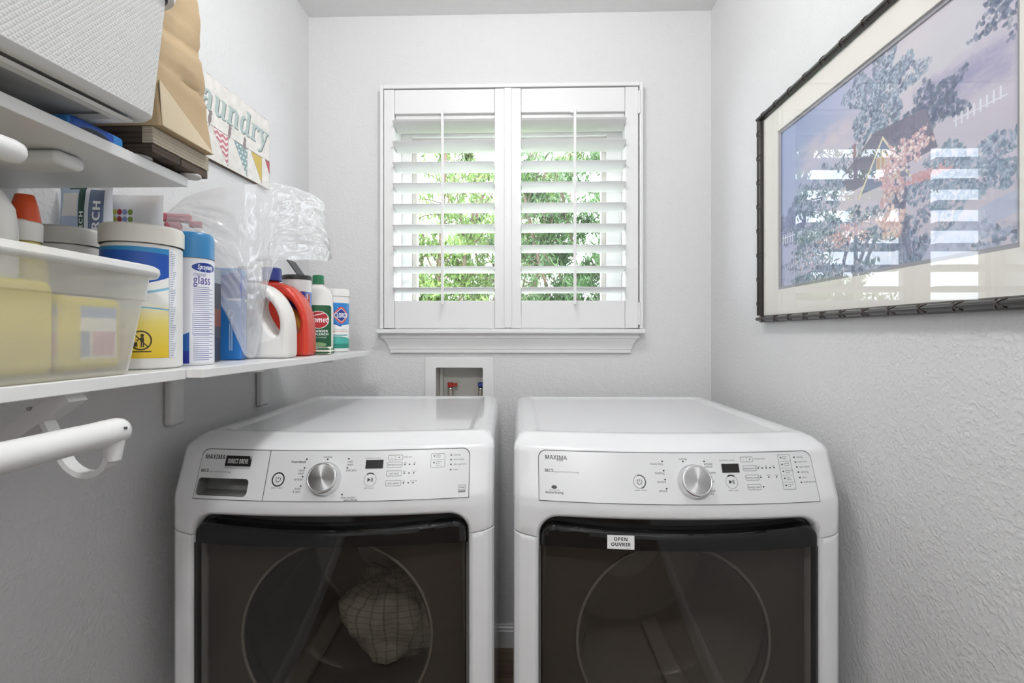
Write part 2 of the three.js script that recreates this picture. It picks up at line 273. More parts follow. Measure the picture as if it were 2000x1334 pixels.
// ---------------------------------------------------------------- washing machine and dryer
const BOW = 0.035, HWD = 0.343, TOP = 0.98;
const bow = (x) => BOW * (x / HWD) ** 2;
const frontZ = (x, y) => 0.425 - bow(x) - (y <= 0.858 ? 0 : (y - 0.858) / 0.095 * 0.04);
const sst = THREE.MathUtils.smoothstep;
function bodyRing(y, inset, zf, drop = 0) {
  return rrect(-HWD + inset, HWD - inset, -0.39 + inset, zf, [0.022, 0.022, 0.02, 0.02].map((r) => Math.max(r, 0.004)), 22, 6).map(([x, z]) => {
    const wz = sst(z, 0.0, 0.36), dz = bow(x) * wz, dy = drop * wz * sst(HWD - Math.abs(x), 0.0, 0.05); return V(x, y - dy, z - dz);
  }).reverse();
}
function machineGeometries() {
  const lower = [], upper = [], SE = 0.7885;
  lower.push(bodyRing(0.02, 0.004, 0.421), bodyRing(0.024, 0, 0.425));
  for (let y = 0.1; y < 0.75; y += 0.1) lower.push(bodyRing(y, 0, 0.425));
  lower.push(bodyRing(SE - 0.012, 0, 0.425, 0.008), bodyRing(SE - 0.0032, 0, 0.425, 0.008), bodyRing(SE - 0.0012, 0.0012, 0.4238, 0.008), bodyRing(SE - 0.0006, 0.004, 0.421, 0.008));
  upper.push(bodyRing(SE + 0.0006, 0.004, 0.421, 0.008), bodyRing(SE + 0.0012, 0.0012, 0.4238, 0.008), bodyRing(SE + 0.0032, 0, 0.425, 0.008), bodyRing(SE + 0.02, 0, 0.425, 0.004), bodyRing(0.835, 0, 0.425));
  upper.push(bodyRing(0.85, 0, 0.4252), bodyRing(0.858, 0, 0.4242), bodyRing(0.868, 0, 0.421));
  for (const y of [0.89, 0.91, 0.93]) upper.push(bodyRing(y, 0, 0.425 - (y - 0.858) / 0.095 * 0.04));
  const r = 0.032; for (let k = 0; k <= 10; k++) { const a = k / 10 * Math.PI / 2; upper.push(bodyRing(TOP - r + r * Math.sin(a), r * (1 - Math.cos(a)), 0.325 + 0.062 * Math.cos(a) ** 2.1)); }
  upper.push(bodyRing(TOP, r + 0.018, 0.300), bodyRing(TOP - 0.001, r + 0.022, 0.296), bodyRing(TOP - 0.0045, r + 0.030, 0.288), bodyRing(TOP - 0.005, r + 0.034, 0.284), bodyRing(TOP - 0.005, r + 0.04, 0.278), bodyRing(TOP - 0.005, r + 0.12, 0.198));
  const fix = (rs) => { const g = ringLoft(rs); return g; };
  // the recess that holds the door, with a soft flared lip
  const rec = (s, e) => rrect(-0.287 - e, 0.287 + e, 0.16 - e, 0.8215 + e, [0.03, 0.04, 0.04, 0.03].map((q) => q + e), 20, 8).map(([x, y]) => V(x, y, 0.425 - bow(x) + s));
  const flat = rec(0, 0).map((p) => V(p.x, p.y, 0.34));
  const cutter = ringLoft([flat, rec(-0.022, 0), rec(-0.012, 0.0015), rec(-0.005, 0.005), rec(-0.001, 0.010), rec(0.003, 0.02), rec(0.015, 0.06), rec(0.1, 0.07)]);
  const bore = new THREE.CylinderGeometry(0.258, 0.258, 0.52, 72); bore.rotateX(Math.PI / 2); bore.translate(0, 0.545, 0.085);
  return { lower: fix(lower), upper: fix(upper), cutter, bore };
}
const PW = 0.289, PY0 = 0.8595, PY1 = 0.9535;
const smooth = (g, a) => { const q = mergeVertices(g, 1e-5); return toCreasedNormals(q, a); };
function buildMachine(kind, t, panelTexture, knobX) {
  const { lower, upper, cutter, bore } = machineGeometries();
  const isWasher = kind === 'washer';
  part('cabinet', smooth(cut(lower, cutter, bore), 0.6), M.enamel, t);
  const pocketCut = [];
  if (isWasher) { const g = ringLoft([-0.04, 0.02].map((s) => rrect(-0.2865, -0.1715, 0.8655, 0.8985, 0.008, 6, 5).map(([x, y]) => V(x, y, frontZ(x, y) + s)))); pocketCut.push(g); }
  part('console_housing', smooth(cut(upper, cutter, bore, ...pocketCut), 0.6), M.enamel, t);
  for (const [x, z] of [[-0.29, 0.33], [0.29, 0.33], [-0.29, -0.33], [0.29, -0.33]]) { const f = new THREE.CylinderGeometry(0.022, 0.028, 0.022, 20); f.translate(x, 0.011, z); part('foot', f, M.gap, t); }
  // control panel
  const cr = 0.016, topY = (x) => { const d = Math.abs(x) - (PW - cr); return PY1 - (d > 0 ? cr - Math.sqrt(Math.max(0, cr * cr - d * d)) : 0); };
  const split = -0.134;
  const xs = dense(-PW, PW, 40, cr);
  const seamE = 0.0013;
  part('panel_seam', isWasher ? cut(plate(dense(-PW - seamE, PW + seamE, 40, cr), () => PY0 - seamE, (x) => topY(x * PW / (PW + seamE)) + seamE, (x, y) => frontZ(x, y) + 0.0006, 0.003), pocketCut[0]) : plate(dense(-PW - seamE, PW + seamE, 40, cr), () => PY0 - seamE, (x) => topY(x * PW / (PW + seamE)) + seamE, (x, y) => frontZ(x, y) + 0.0006, 0.003), M.gap, t);
  const pmat = std(0xffffff, 0.3, { map: panelTexture });
  const setUV = (g) => { const p = g.attributes.position, uv = g.attributes.uv; for (let i = 0; i < p.count; i++) uv.setXY(i, (p.getX(i) + PW) / (2 * PW), (p.getY(i) - PY0) / (PY1 - PY0)); return g; };
  const zf = (x, y) => frontZ(x, y) + 0.0014;
  let panel;
  if (isWasher) {
    const tilt = 0.000;
    const L = plate(xs.filter((x) => x < split - 0.002).concat([split - 0.0018]), () => PY0, topY, zf, 0.003), R = plate([split].concat(xs.filter((x) => x > split + 0.002)), () => PY0, topY, zf, 0.003);
    const dr = part('dispenser_drawer', setUV(cut(L, pocketCut[0])), pmat, t);
    panel = part('control_panel', setUV(R), pmat, t);
    const lin0 = (s, e) => rrect(-0.2863 + e, -0.1717 - e, 0.8657 + e, 0.8983 - e, 0.0078, 6, 5).map(([x, y]) => V(x, y, frontZ(x, y) + s));
    part('drawer_pull', creased(ringLoft([lin0(-0.0385, 0.0003), lin0(-0.001, 0.0003), lin0(-0.001, 0.0013), lin0(-0.0372, 0.0013)].reverse(), true, true), 0.5), std(lin(0.20, 0.198, 0.193), 0.45), dr);
    // small black sticker on the drawer
    const stx = canvasTex(512, 128, (g) => { g.fillStyle = '#161616'; g.fillRect(0, 0, 512, 100); g.fillStyle = '#b9b9bc'; g.fillRect(0, 104, 512, 24); g.fillStyle = '#d9d9d9'; g.font = 'bold 62px sans-serif'; g.textAlign = 'center'; g.textBaseline = 'middle'; g.fillText('DIRECT DRIVE', 246, 54, 450); g.fillStyle = '#c8c8c8'; g.beginPath(); g.moveTo(470, 0); g.lineTo(512, 0); g.lineTo(496, 40); g.fill(); });
    part('sticker', plate(span(-0.232, -0.174, 6), () => 0.9175, () => 0.9425, (x, y) => zf(x, y) + 0.0006, 0.0005, 2), std(0xffffff, 0.35, { map: stx }), dr);
  } else panel = part('control_panel', setUV(plate(xs, () => PY0, topY, zf, 0.003)), pmat, t);
  // knob, tilted with the console face
  const knobY = 0.9, kz = frontZ(knobX, knobY), tiltA = Math.atan2(0.04, 0.095);
  const kr = latheGeo([[0.0345, -0.004], [0.0345, 0.004], [0.0325, 0.008], [0.0315, 0.018], [0.0305, 0.0215], [0.0285, 0.0225], [0.027, 0.0215]], 64), kf = latheGeo([[0.028, 0.0212], [0.0265, 0.0222], [0.0001, 0.0222]], 96);
  const kg = part('knob', kr, M.chrome, t); kg.position.set(knobX, knobY, kz); kg.rotation.x = Math.PI / 2 - tiltA;
  part('knob_face', kf, phys(lin(0.42, 0.42, 0.42), 0.32, { metalness: 1, anisotropy: 0.85 }), kg);
  // display
  const dx0 = isWasher ? 0.0715 : 0.0895, dy0 = isWasher ? 0.9195 : 0.917;
  part('display', plate(span(dx0, dx0 + 0.0365, 6), () => dy0, () => dy0 + 0.0165, (x, y) => zf(x, y) + 0.0007, 0.001, 2), phys(lin(0.014, 0.013, 0.012), 0.12, {}), panel);
  // ---- the door
  const DW = 0.2835, dcr = 0.032, zd = (x) => frontZ(x, 0.5) + 0.004;
  const doorTop = (x) => { const d = Math.abs(x) - (DW - dcr); return 0.7985 + 0.014 * (x / DW) ** 2 - (d > 0 ? dcr - Math.sqrt(Math.max(0, dcr * dcr - d * d)) : 0) * 0.9; };
  const door = new THREE.Group(); door.name = 'door'; t.add(door);
  const dxs = dense(-DW, DW, 44, dcr), edgeRound = (x, y, yt) => { const e = Math.min(1, (DW - Math.abs(x)) / 0.008), f = yt === undefined ? 1 : Math.min(1, (yt - y) / 0.008); return -0.006 * (1 - Math.sqrt(1 - (1 - e) ** 2)) - 0.006 * (1 - Math.sqrt(Math.max(0, 1 - (1 - Math.max(0, f)) ** 2))); };
  const bandY = (x) => 0.7655 + 0.002 * (x / DW) ** 2;
  const band = part('handle_band', plate(dxs, bandY, doorTop, (x, y) => zd(x) + edgeRound(x, y, doorTop(x)), 0.022, 16), M.blackGloss, door);
  const paneGeo = (() => { const N = dxs.length, pos = [], uv = [], idx = [], MM = 6; for (let j = 0; j <= MM; j++) dxs.forEach((x, i) => { const y = 0.185 + (bandY(x) - 0.0004 - 0.185) * j / MM; pos.push(x, y, zd(x) - 0.0005 + edgeRound(x, y)); uv.push(i / (N - 1), j / MM); }); for (let j = 0; j < MM; j++) for (let i = 0; i < N - 1; i++) { const a = j * N + i; idx.push(a, a + 1, a + N + 1, a, a + N + 1, a + N); } const g = new THREE.BufferGeometry(); g.setAttribute('position', new THREE.Float32BufferAttribute(pos, 3)); g.setAttribute('uv', new THREE.Float32BufferAttribute(uv, 2)); g.setIndex(idx); g.computeVertexNormals(); return g; })();
  part('tinted_window', paneGeo, M.tint, door);
  part('recess_liner', plate(dense(-0.2862, 0.2862, 40, 0.04), () => 0.755, (x) => { const d = Math.abs(x) - 0.247; return 0.8208 - (d > 0 ? 0.04 - Math.sqrt(Math.max(0, 0.0016 - d * d)) : 0); }, (x) => frontZ(x, 0.5) - 0.0245, 0.003, 3), M.blackGloss, t);
  // thin black rim round the tinted pane
  for (const s of [-1, 1]) part('door_rim', plate(span(s * DW - 0.0022, s * DW + 0.0008, 2), () => 0.185, () => 0.766, (x) => zd(s * DW) - 0.004, 0.02, 2), M.blackGloss, door);
  // behind the pane: dark panel with round opening, ring, bowl
  const CY = 0.545, R0 = 0.205;
  const ip = new THREE.Shape([[-0.28, 0.19], [0.28, 0.19], [0.28, 0.77], [-0.28, 0.77]].map((p) => new THREE.Vector2(...p))); const hp = new THREE.Path(); hp.absarc(0, CY, R0, 0, Math.PI * 2, true); ip.holes.push(hp);
  const ipg = new THREE.ExtrudeGeometry(ip, { depth: 0.006, bevelEnabled: false, curveSegments: 48 }); ipg.translate(0, 0, 0.352);
  part('inner_panel', ipg, std(lin(0.12, 0.113, 0.10), 0.5), door);
  const rg = new THREE.TorusGeometry(R0 + 0.001, 0.0035, 12, 96); rg.translate(0, CY, 0.36); part('porthole_ring', rg, std(lin(0.34, 0.33, 0.31), 0.25), door);
  const bowl = latheGeo([[0.2, 0], [0.192, -0.03], [0.175, -0.075], [0.165, -0.12], [0.15, -0.135], [0.0001, -0.142]], 56); bowl.rotateX(Math.PI / 2); bowl.translate(0, CY, 0.36); part('glass_bowl', bowl, phys(lin(0.9, 0.9, 0.9), 0.03, { transmission: 1, thickness: 0, side: THREE.DoubleSide }), door);
  // tub and drum inside the cabinet
  const drum = latheGeo([[0.215, 0.352], [0.22, 0.30], [0.255, 0.29], [0.255, -0.15], [0.24, -0.17], [0.0001, -0.18]], 64); drum.rotateX(Math.PI / 2); drum.translate(0, CY, 0);
  part('drum', drum, std(isWasher ? lin(0.36, 0.36, 0.36) : lin(0.62, 0.60, 0.57), 0.4, { metalness: isWasher ? 0.6 : 0, side: THREE.DoubleSide }), t);
  for (let k = 0; k < 3; k++) { const a = k * Math.PI * 2 / 3 + (isWasher ? 0.4 : -0.75), f = rbox(0.05, 0.035, 0.38, 0.012, 0, 0.238, 0.08); f.rotateZ(a); f.translate(0, CY, 0); part('drum_fin', f, std(isWasher ? lin(0.32, 0.32, 0.31) : lin(0.7, 0.69, 0.67), 0.4), t); }
  return { panel, band, zf };
}
// printing on the panels; u,v in photograph-like panel coordinates
function panelArt(draw) { return canvasTex(2048, 336, (g, w, h) => { g.fillStyle = '#dcdddd'; g.fillRect(0, 0, w, h); draw(g, w, h); }); }
const panelKit = (g, X0, X1, Y0, Y1) => {
  const sx = 2048 / (X1 - X0), sy = 336 / (Y1 - Y0), X = (x) => (x - X0) * sx, Y = (y) => (y - Y0) * sy;
  g.textBaseline = 'middle';
  return {
    X, Y, sx,
    text(s, x, y, px, align = 'left', style = '', col = '#2a2a2a') { g.fillStyle = col; g.font = `${style} ${px * sx}px sans-serif`; g.textAlign = align; g.fillText(s, X(x), Y(y)); },
    dot(x, y, r = 1.6) { g.fillStyle = '#303030'; g.beginPath(); g.ellipse(X(x), Y(y), r * sx * 1.1, r * sx * 0.9, 0, 0, 7); g.fill(); },
    box(x0, y0, x1, y1, r = 2) { g.strokeStyle = '#6a6a6a'; g.lineWidth = 3; g.beginPath(); g.roundRect(X(x0), Y(y0), (x1 - x0) * sx, (y1 - y0) * sy, r * sx); g.stroke(); },
    line(x0, y0, x1, y1, w = 2, col = '#777') { g.strokeStyle = col; g.lineWidth = w; g.beginPath(); g.moveTo(X(x0), Y(y0)); g.lineTo(X(x1), Y(y1)); g.stroke(); },
    power(x, y, full) {
      g.strokeStyle = '#8d8d8d'; g.lineWidth = 5; g.beginPath(); g.arc(X(x), Y(y), 11.4 * sx, 0, 7); g.stroke();
      g.strokeStyle = '#222'; g.lineWidth = full ? 9 : 7; g.beginPath(); g.arc(X(x), Y(y), 11.4 * sx, full ? 0 : -1.9, full ? 7 : 1.3); g.stroke();
      g.lineWidth = 4; g.beginPath(); g.arc(X(x), Y(y), 4.4 * sx, -1.0, 4.14); g.stroke(); g.beginPath(); g.moveTo(X(x), Y(y) - 4.8 * sx); g.lineTo(X(x), Y(y)); g.stroke();
    },
    start(x, y) {
      g.strokeStyle = '#a8a8a8'; g.lineWidth = 5; g.beginPath(); g.arc(X(x), Y(y), 11.4 * sx, 0, 7); g.stroke();
      g.strokeStyle = '#151515'; g.lineWidth = 9; g.beginPath(); g.arc(X(x), Y(y), 11.4 * sx, -2.2, -0.95); g.stroke();
      g.fillStyle = '#1c1c1c'; g.beginPath(); g.moveTo(X(x) - 5 * sx, Y(y) - 3.6 * sx); g.lineTo(X(x) + 1 * sx, Y(y)); g.lineTo(X(x) - 5 * sx, Y(y) + 3.6 * sx); g.fill();
      g.fillStyle = '#555'; g.fillRect(X(x) + 1.6 * sx, Y(y) - 3.6 * sx, 1.3 * sx, 7.2 * sx); g.fillRect(X(x) + 3.9 * sx, Y(y) - 3.6 * sx, 1.3 * sx, 7.2 * sx);
    },
  };
};
{
  const tex = panelArt((g) => {
    const k = panelKit(g, 385, 917, 874, 976);
    k.text('MAXIMA', 392, 890, 10.5, 'left', 'bold'); k.text('MCT', 389, 919, 8, 'left', 'bold'); k.text('Maytag Commercial Technology', 402, 920.5, 3.6, 'left', '', '#555');
    k.power(551, 933, true); k.text('power / cancel', 551, 950, 3.4, 'center');
    k.dot(601, 891); k.text('PowerWash', 600, 896.5, 5.2, 'right', 'bold italic'); k.line(579, 896.5, 600, 896.5, 2, '#444');
    k.dot(599, 909); k.text('rapid', 600, 914, 5.2, 'right'); k.text('wash', 600, 920, 5.2, 'right');
    k.dot(598, 927); k.text('sanitize', 599, 932, 5.2, 'right'); k.dot(597, 946); k.text('drain', 598, 951, 5.2, 'right'); k.text('& spin', 598, 957, 5.2, 'right');
    k.text('normal', 642, 886, 5.2, 'center'); k.dot(642, 891); k.dot(683, 890); k.text('cold', 681, 896, 5.2); k.text('wash', 681, 902, 5.2); k.dot(682, 909); k.text('delicates', 680, 914, 5.2);
    k.dot(678, 963); k.text('clean washer', 676, 969, 4.8); k.text('with affresh', 682, 974, 4.4, 'left', 'bold italic');
    k.text('estimated time remaining', 729, 889.5, 2.6, 'center'); k.start(728, 934); k.text('hold to start', 727, 950.5, 3.4, 'center');
    k.box(759, 884, 787, 894); k.line(773, 885, 773, 893); k.text('–', 766, 889, 7, 'center'); k.text('+', 780, 889, 7, 'center', 'bold'); k.text('delay start', 789, 888, 3.4);
    [['temperature', 904, 'cold', 'hot'], ['soil level', 922, 'light', 'heavy'], ['spin speed', 942, 'low', 'extra high']].forEach(([s, y, a, b]) => { k.box(758, y - 5.4, 787, y + 5.4); k.text(s, 772.5, y + 0.3, 4.6, 'center'); for (const x of [792, 801, 810]) k.dot(x, y, 1.5); k.text(a, 792, y - 4, 3, 'center'); k.text(b, 811, y - 4, 3, 'center'); });
    k.box(842, 883, 869, 912); k.line(843, 896, 868, 896); k.dot(848, 888); k.text('extra', 852, 886.5, 3.6); k.text('rinse', 852, 890.5, 3.6); k.dot(848, 902); k.text('control', 852, 900, 3.6); k.text('lock', 852, 904, 3.6); k.text('hold 3 sec', 852, 908.3, 2.5);
    [['sensing', 887], ['door locked', 897], ['add a garment', 907], ['done', 918]].forEach(([s, y]) => { k.dot(881, y); k.text(s, 886, y, 3.9); });
    k.box(897, 951, 911, 960, 0.5); k.text('energy', 904, 955.5, 3.2, 'center', 'italic bold'); g.fillStyle = '#777'; g.fillRect(k.X(897), k.Y(962), 14 * k.sx, 13);
  });
  const t = thing('washing_machine', 'white front-loading washing machine with detergent drawer, nearest the shelves', 'washing machine', [-0.4245, 0, 0.490], THREE.MathUtils.degToRad(2.2));
  buildMachine('washer', t, tex, -0.0105);
  // laundry inside the drum
  const clothMap = canvasTex(256, 256, (g) => { g.fillStyle = '#dcd9d0'; g.fillRect(0, 0, 256, 256); g.strokeStyle = '#8c8f8a'; g.globalAlpha = 0.5; for (let i = 0; i < 256; i += 32) { g.lineWidth = 5; g.beginPath(); g.moveTo(i, 0); g.lineTo(i, 256); g.moveTo(0, i); g.lineTo(256, i); g.stroke(); } });
  clothMap.wrapS = clothMap.wrapT = THREE.RepeatWrapping; clothMap.repeat.set(3, 3);
  const cg = new THREE.SphereGeometry(0.13, 48, 32); { const p = cg.attributes.position; for (let i = 0; i < p.count; i++) { const v = V(p.getX(i), p.getY(i), p.getZ(i)), q = 1 + 0.28 * noise.noise(v.x * 18, v.y * 9, v.z * 18) + 0.1 * noise.noise(v.x * 50, v.y * 40, v.z * 50); p.setXYZ(i, v.x * q * 1.1, v.y * q * 0.9, v.z * q * 0.8); } cg.computeVertexNormals(); }
  const cl = solo('laundry_bundle', cg, std(0xffffff, 0.95, { map: clothMap }), 'crumpled pale checked cloth behind the washing machine glass', 'laundry'); cl.position.set(-0.37, 0.425, 0.53);
}
{
  const tex = panelArt((g) => {
    const k = panelKit(g, 1066, 1603, 882, 985);
    k.text('MAXIMA', 1078, 896, 10.5, 'left', 'bold'); k.text('STEAM', 1101, 902, 4, 'left', 'bold'); k.text('MCT', 1077, 924, 8, 'left', 'bold'); k.text('Maytag Commercial Technology', 1092, 925.5, 3.6, 'left', '', '#555');
    g.fillStyle = '#2c2c2c'; g.beginPath(); g.ellipse(k.X(1095), k.Y(957.5), 5.4 * k.sx, 3.2 * k.sx, 0, 0, 7); g.fill(); k.text('high efficiency', 1095, 963, 3, 'center'); k.text('SensorDrying', 1095, 968.5, 5.4, 'center', 'bold');
    k.power(1257, 941, false); k.text('power / cancel', 1258, 958, 3.4, 'center');
    [['heavy duty', 1305, 903], ['bedding', 1306, 922], ['sanitize', 1307, 940], ['refresh', 1308, 958]].forEach(([s, x, y]) => { k.dot(x - 1, y - 4); k.text(s, x, y + 1, 5, 'right'); });
    k.text('normal', 1344, 894, 5, 'center'); k.dot(1344, 899);
    k.dot(1385, 899); k.text('wrinkle', 1384, 904, 5); k.text('control', 1384, 909.5, 5); k.dot(1386, 917); k.text('delicates', 1385, 922, 5); k.dot(1387, 935); k.text('timed', 1386, 940, 5); k.text('dry', 1387, 945.5, 5); k.dot(1388, 953); k.text('rapid', 1387, 958, 5); k.text('dry', 1388, 963.5, 5);
    k.text('estimated time remaining', 1430, 897, 2.6, 'center'); k.start(1433, 941); k.text('hold to start', 1434, 958, 3.4, 'center');
    k.box(1457, 891, 1482, 901); k.line(1469.5, 892, 1469.5, 900); k.text('–', 1463, 896, 7, 'center'); k.text('+', 1476, 896, 7, 'center', 'bold'); k.text('more/less time', 1485, 895, 3.2);
    [['temperature', 914, 1460], ['dryness level', 933, 1462], ['energy saver', 952, 1463]].forEach(([s, y, x], i) => { k.box(x, y - 5.4, x + 26, y + 5.4); k.text(s, x + 13, y + 0.3, 4.3, 'center'); (i === 0 ? [1490, 1498, 1506, 1514, 1522] : i === 1 ? [1492, 1508, 1524] : [1494]).forEach((d) => k.dot(d, y, 1.5)); if (i === 0) { k.text('air only', 1490, y - 4, 2.8, 'center'); k.text('low', 1506, y - 4, 2.8, 'center'); k.text('high', 1521, y - 4, 2.8, 'center'); } if (i === 1) { k.text('less', 1492, y - 4, 2.8, 'center'); k.text('normal', 1508, y - 4, 2.8, 'center'); k.text('more', 1524, y - 4, 2.8, 'center'); } });
    k.box(1534, 888, 1559, 959, 1.5); for (let i = 0; i < 5; i++) { const y = 894 + i * 14.2; if (i) k.line(1535, y - 6.4, 1558, y - 6.4); k.dot(1540, y); const w = [['drum', 'light'], ['wrinkle', 'prevent'], ['damp dry', 'signal'], ['cycle', 'signal'], ['control', 'lock']][i]; k.text(w[0], 1544, y - 2, 3.4); k.text(w[1], 1544, y + 2, 3.4); }
    [['sensing', 894], ['steam care', 904], ['quick refresh', 914.5], ['sanitizing', 925], ['done', 936], ['check lint screen', 946]].forEach(([s, y], i) => { k.dot(1568 + i * 0.9, y); k.text(s, 1573 + i * 0.9, y, 3.8); });
  });
  const t = thing('clothes_dryer', 'white front-loading dryer with a small open sticker, beside the right wall', 'dryer', [0.3125, 0, 0.490], THREE.MathUtils.degToRad(0.8));
  const { band, zf } = buildMachine('dryer', t, tex, 0.0285);
  const stx = canvasTex(512, 288, (g) => { g.fillStyle = '#f1f1ef'; g.fillRect(0, 0, 512, 288); g.fillStyle = '#111'; g.font = 'bold 100px sans-serif'; g.textAlign = 'center'; g.textBaseline = 'middle'; g.fillText('OPEN', 256, 80); g.fillText('OUVRIR', 256, 190, 430); g.fillStyle = '#888'; g.font = '22px sans-serif'; g.fillRect(350, 258, 100, 8); });
  part('sticker', plate(span(-0.1525, -0.0985, 6), () => 0.7685, () => 0.7965, (x) => frontZ(x, 0.5) + 0.0052, 0.0007, 2), std(0xffffff, 0.45, { map: stx }), band);
}

// ---------------------------------------------------------------- washer outlet box in the wall
{
  const t = thing('outlet_box', 'white recessed washing machine outlet box in the wall under the window', 'outlet box', [-0.2545, 0.99, 0]);
  const s = new THREE.Shape(rrect(-0.131, 0.131, -0.135, 0.124, 0.004, 1, 3).map((p) => new THREE.Vector2(...p))); s.holes.push(new THREE.Path(rrect(-0.0925, 0.0925, -0.11, 0.086, 0.006, 1, 4).reverse().map((p) => new THREE.Vector2(...p))));
  const g = new THREE.ExtrudeGeometry(s, { depth: 0.006, bevelEnabled: true, bevelThickness: 0.002, bevelSize: 0.002, bevelSegments: 2 }); g.translate(0, 0, 0.0025); part('face_frame', g, M.trim, t);
  const w = 0.0905; part('box_shell', mergeGeometries([spanBox(-w, w, -0.118, 0.085, -0.092, -0.088, 0.0005), spanBox(-w - 0.0015, -w, -0.118, 0.085, -0.09, 0.002, 0.0005), spanBox(w, w + 0.0015, -0.118, 0.085, -0.09, 0.002, 0.0005), spanBox(-w, w, 0.084, 0.0855, -0.09, 0.002, 0.0005), spanBox(-w, w, -0.119, -0.1175, -0.09, 0.002, 0.0005)]), std(lin(0.62, 0.61, 0.56), 0.5), t);
  part('hose_channel', spanBox(-0.0895, -0.076, -0.11, 0.078, -0.087, -0.07, 0.002), std(lin(0.62, 0.61, 0.56), 0.5), t);
  for (const [x, col] of [[-0.043, lin(0.42, 0.035, 0.02)], [0.078, lin(0.015, 0.04, 0.24)]]) {
    const b = new THREE.CylinderGeometry(0.011, 0.013, 0.05, 20); b.translate(x, -0.03, -0.05); const nut = new THREE.CylinderGeometry(0.0145, 0.0145, 0.016, 6); nut.translate(x, -0.052, -0.05);
    const dome = new THREE.SphereGeometry(0.0125, 20, 12); dome.scale(1, 0.8, 1); dome.translate(x, -0.004, -0.05);
    const v = part('valve', mergeGeometries([b, nut, dome]), std(lin(0.65, 0.6, 0.52), 0.25, { metalness: 1 }), t);
    const h1 = new THREE.CylinderGeometry(0.0115, 0.0105, 0.018, 20); h1.translate(x - 0.0005, 0.013, -0.05);
    part('valve_handle', mergeGeometries([h1.toNonIndexed(), rbox(0.024, 0.014, 0.008, 0.003, x + (x < 0 ? 0.016 : 0.004), 0.013, -0.05 + (x < 0 ? 0 : 0.012))]), std(col, 0.4), v);
  }
}

// ---------------------------------------------------------------- shelves, brackets, closet rods
const SY = 1.148;                                              // top of the lower shelf
solo('wall_shelf', spanBox(XL + 0.001, -0.54, 1.4385, 1.454, 1.147, 2.35, 0.0015), M.shelf, 'white upper wall shelf holding the basket and paper bag', 'shelf', 'white wall shelves');
solo('wall_shelf', spanBox(XL + 0.001, -0.54, SY - 0.0165, SY, 1.152, 2.35, 0.0015), M.shelf, 'white lower wall shelf under the plastic tub, nearest the viewer', 'shelf', 'white wall shelves');
solo('wall_shelf', spanBox(XL + 0.001, -0.514, SY - 0.015, SY, 0.279, 1.1505, 0.0015), M.shelf, 'white lower wall shelf under the detergent bottles, by the window', 'shelf', 'white wall shelves');
function bracket(z, yTop, len, leg, label, w = 0.046) {
  const t = thing('shelf_bracket', label, 'bracket', [XL, yTop, z], 0, 'white shelf brackets');
  part('wall_leg', rbox(0.022, leg, w, 0.008, 0.0115, -leg / 2 - 0.0005, 0, 3), M.bracket, t);
  part('arm', rbox(len, 0.019, w * 0.94, 0.0085, len / 2 + 0.012, -0.0102, 0, 3), M.bracket, t);
}
bracket(0.767, SY - 0.015, 0.21, 0.145, 'white shelf bracket under the middle of the lower shelf');
bracket(0.366, SY - 0.015, 0.235, 0.155, 'white shelf bracket under the lower shelf nearest the window');
bracket(1.30, 1.4385, 0.245, 0.16, 'white shelf bracket under the upper shelf');
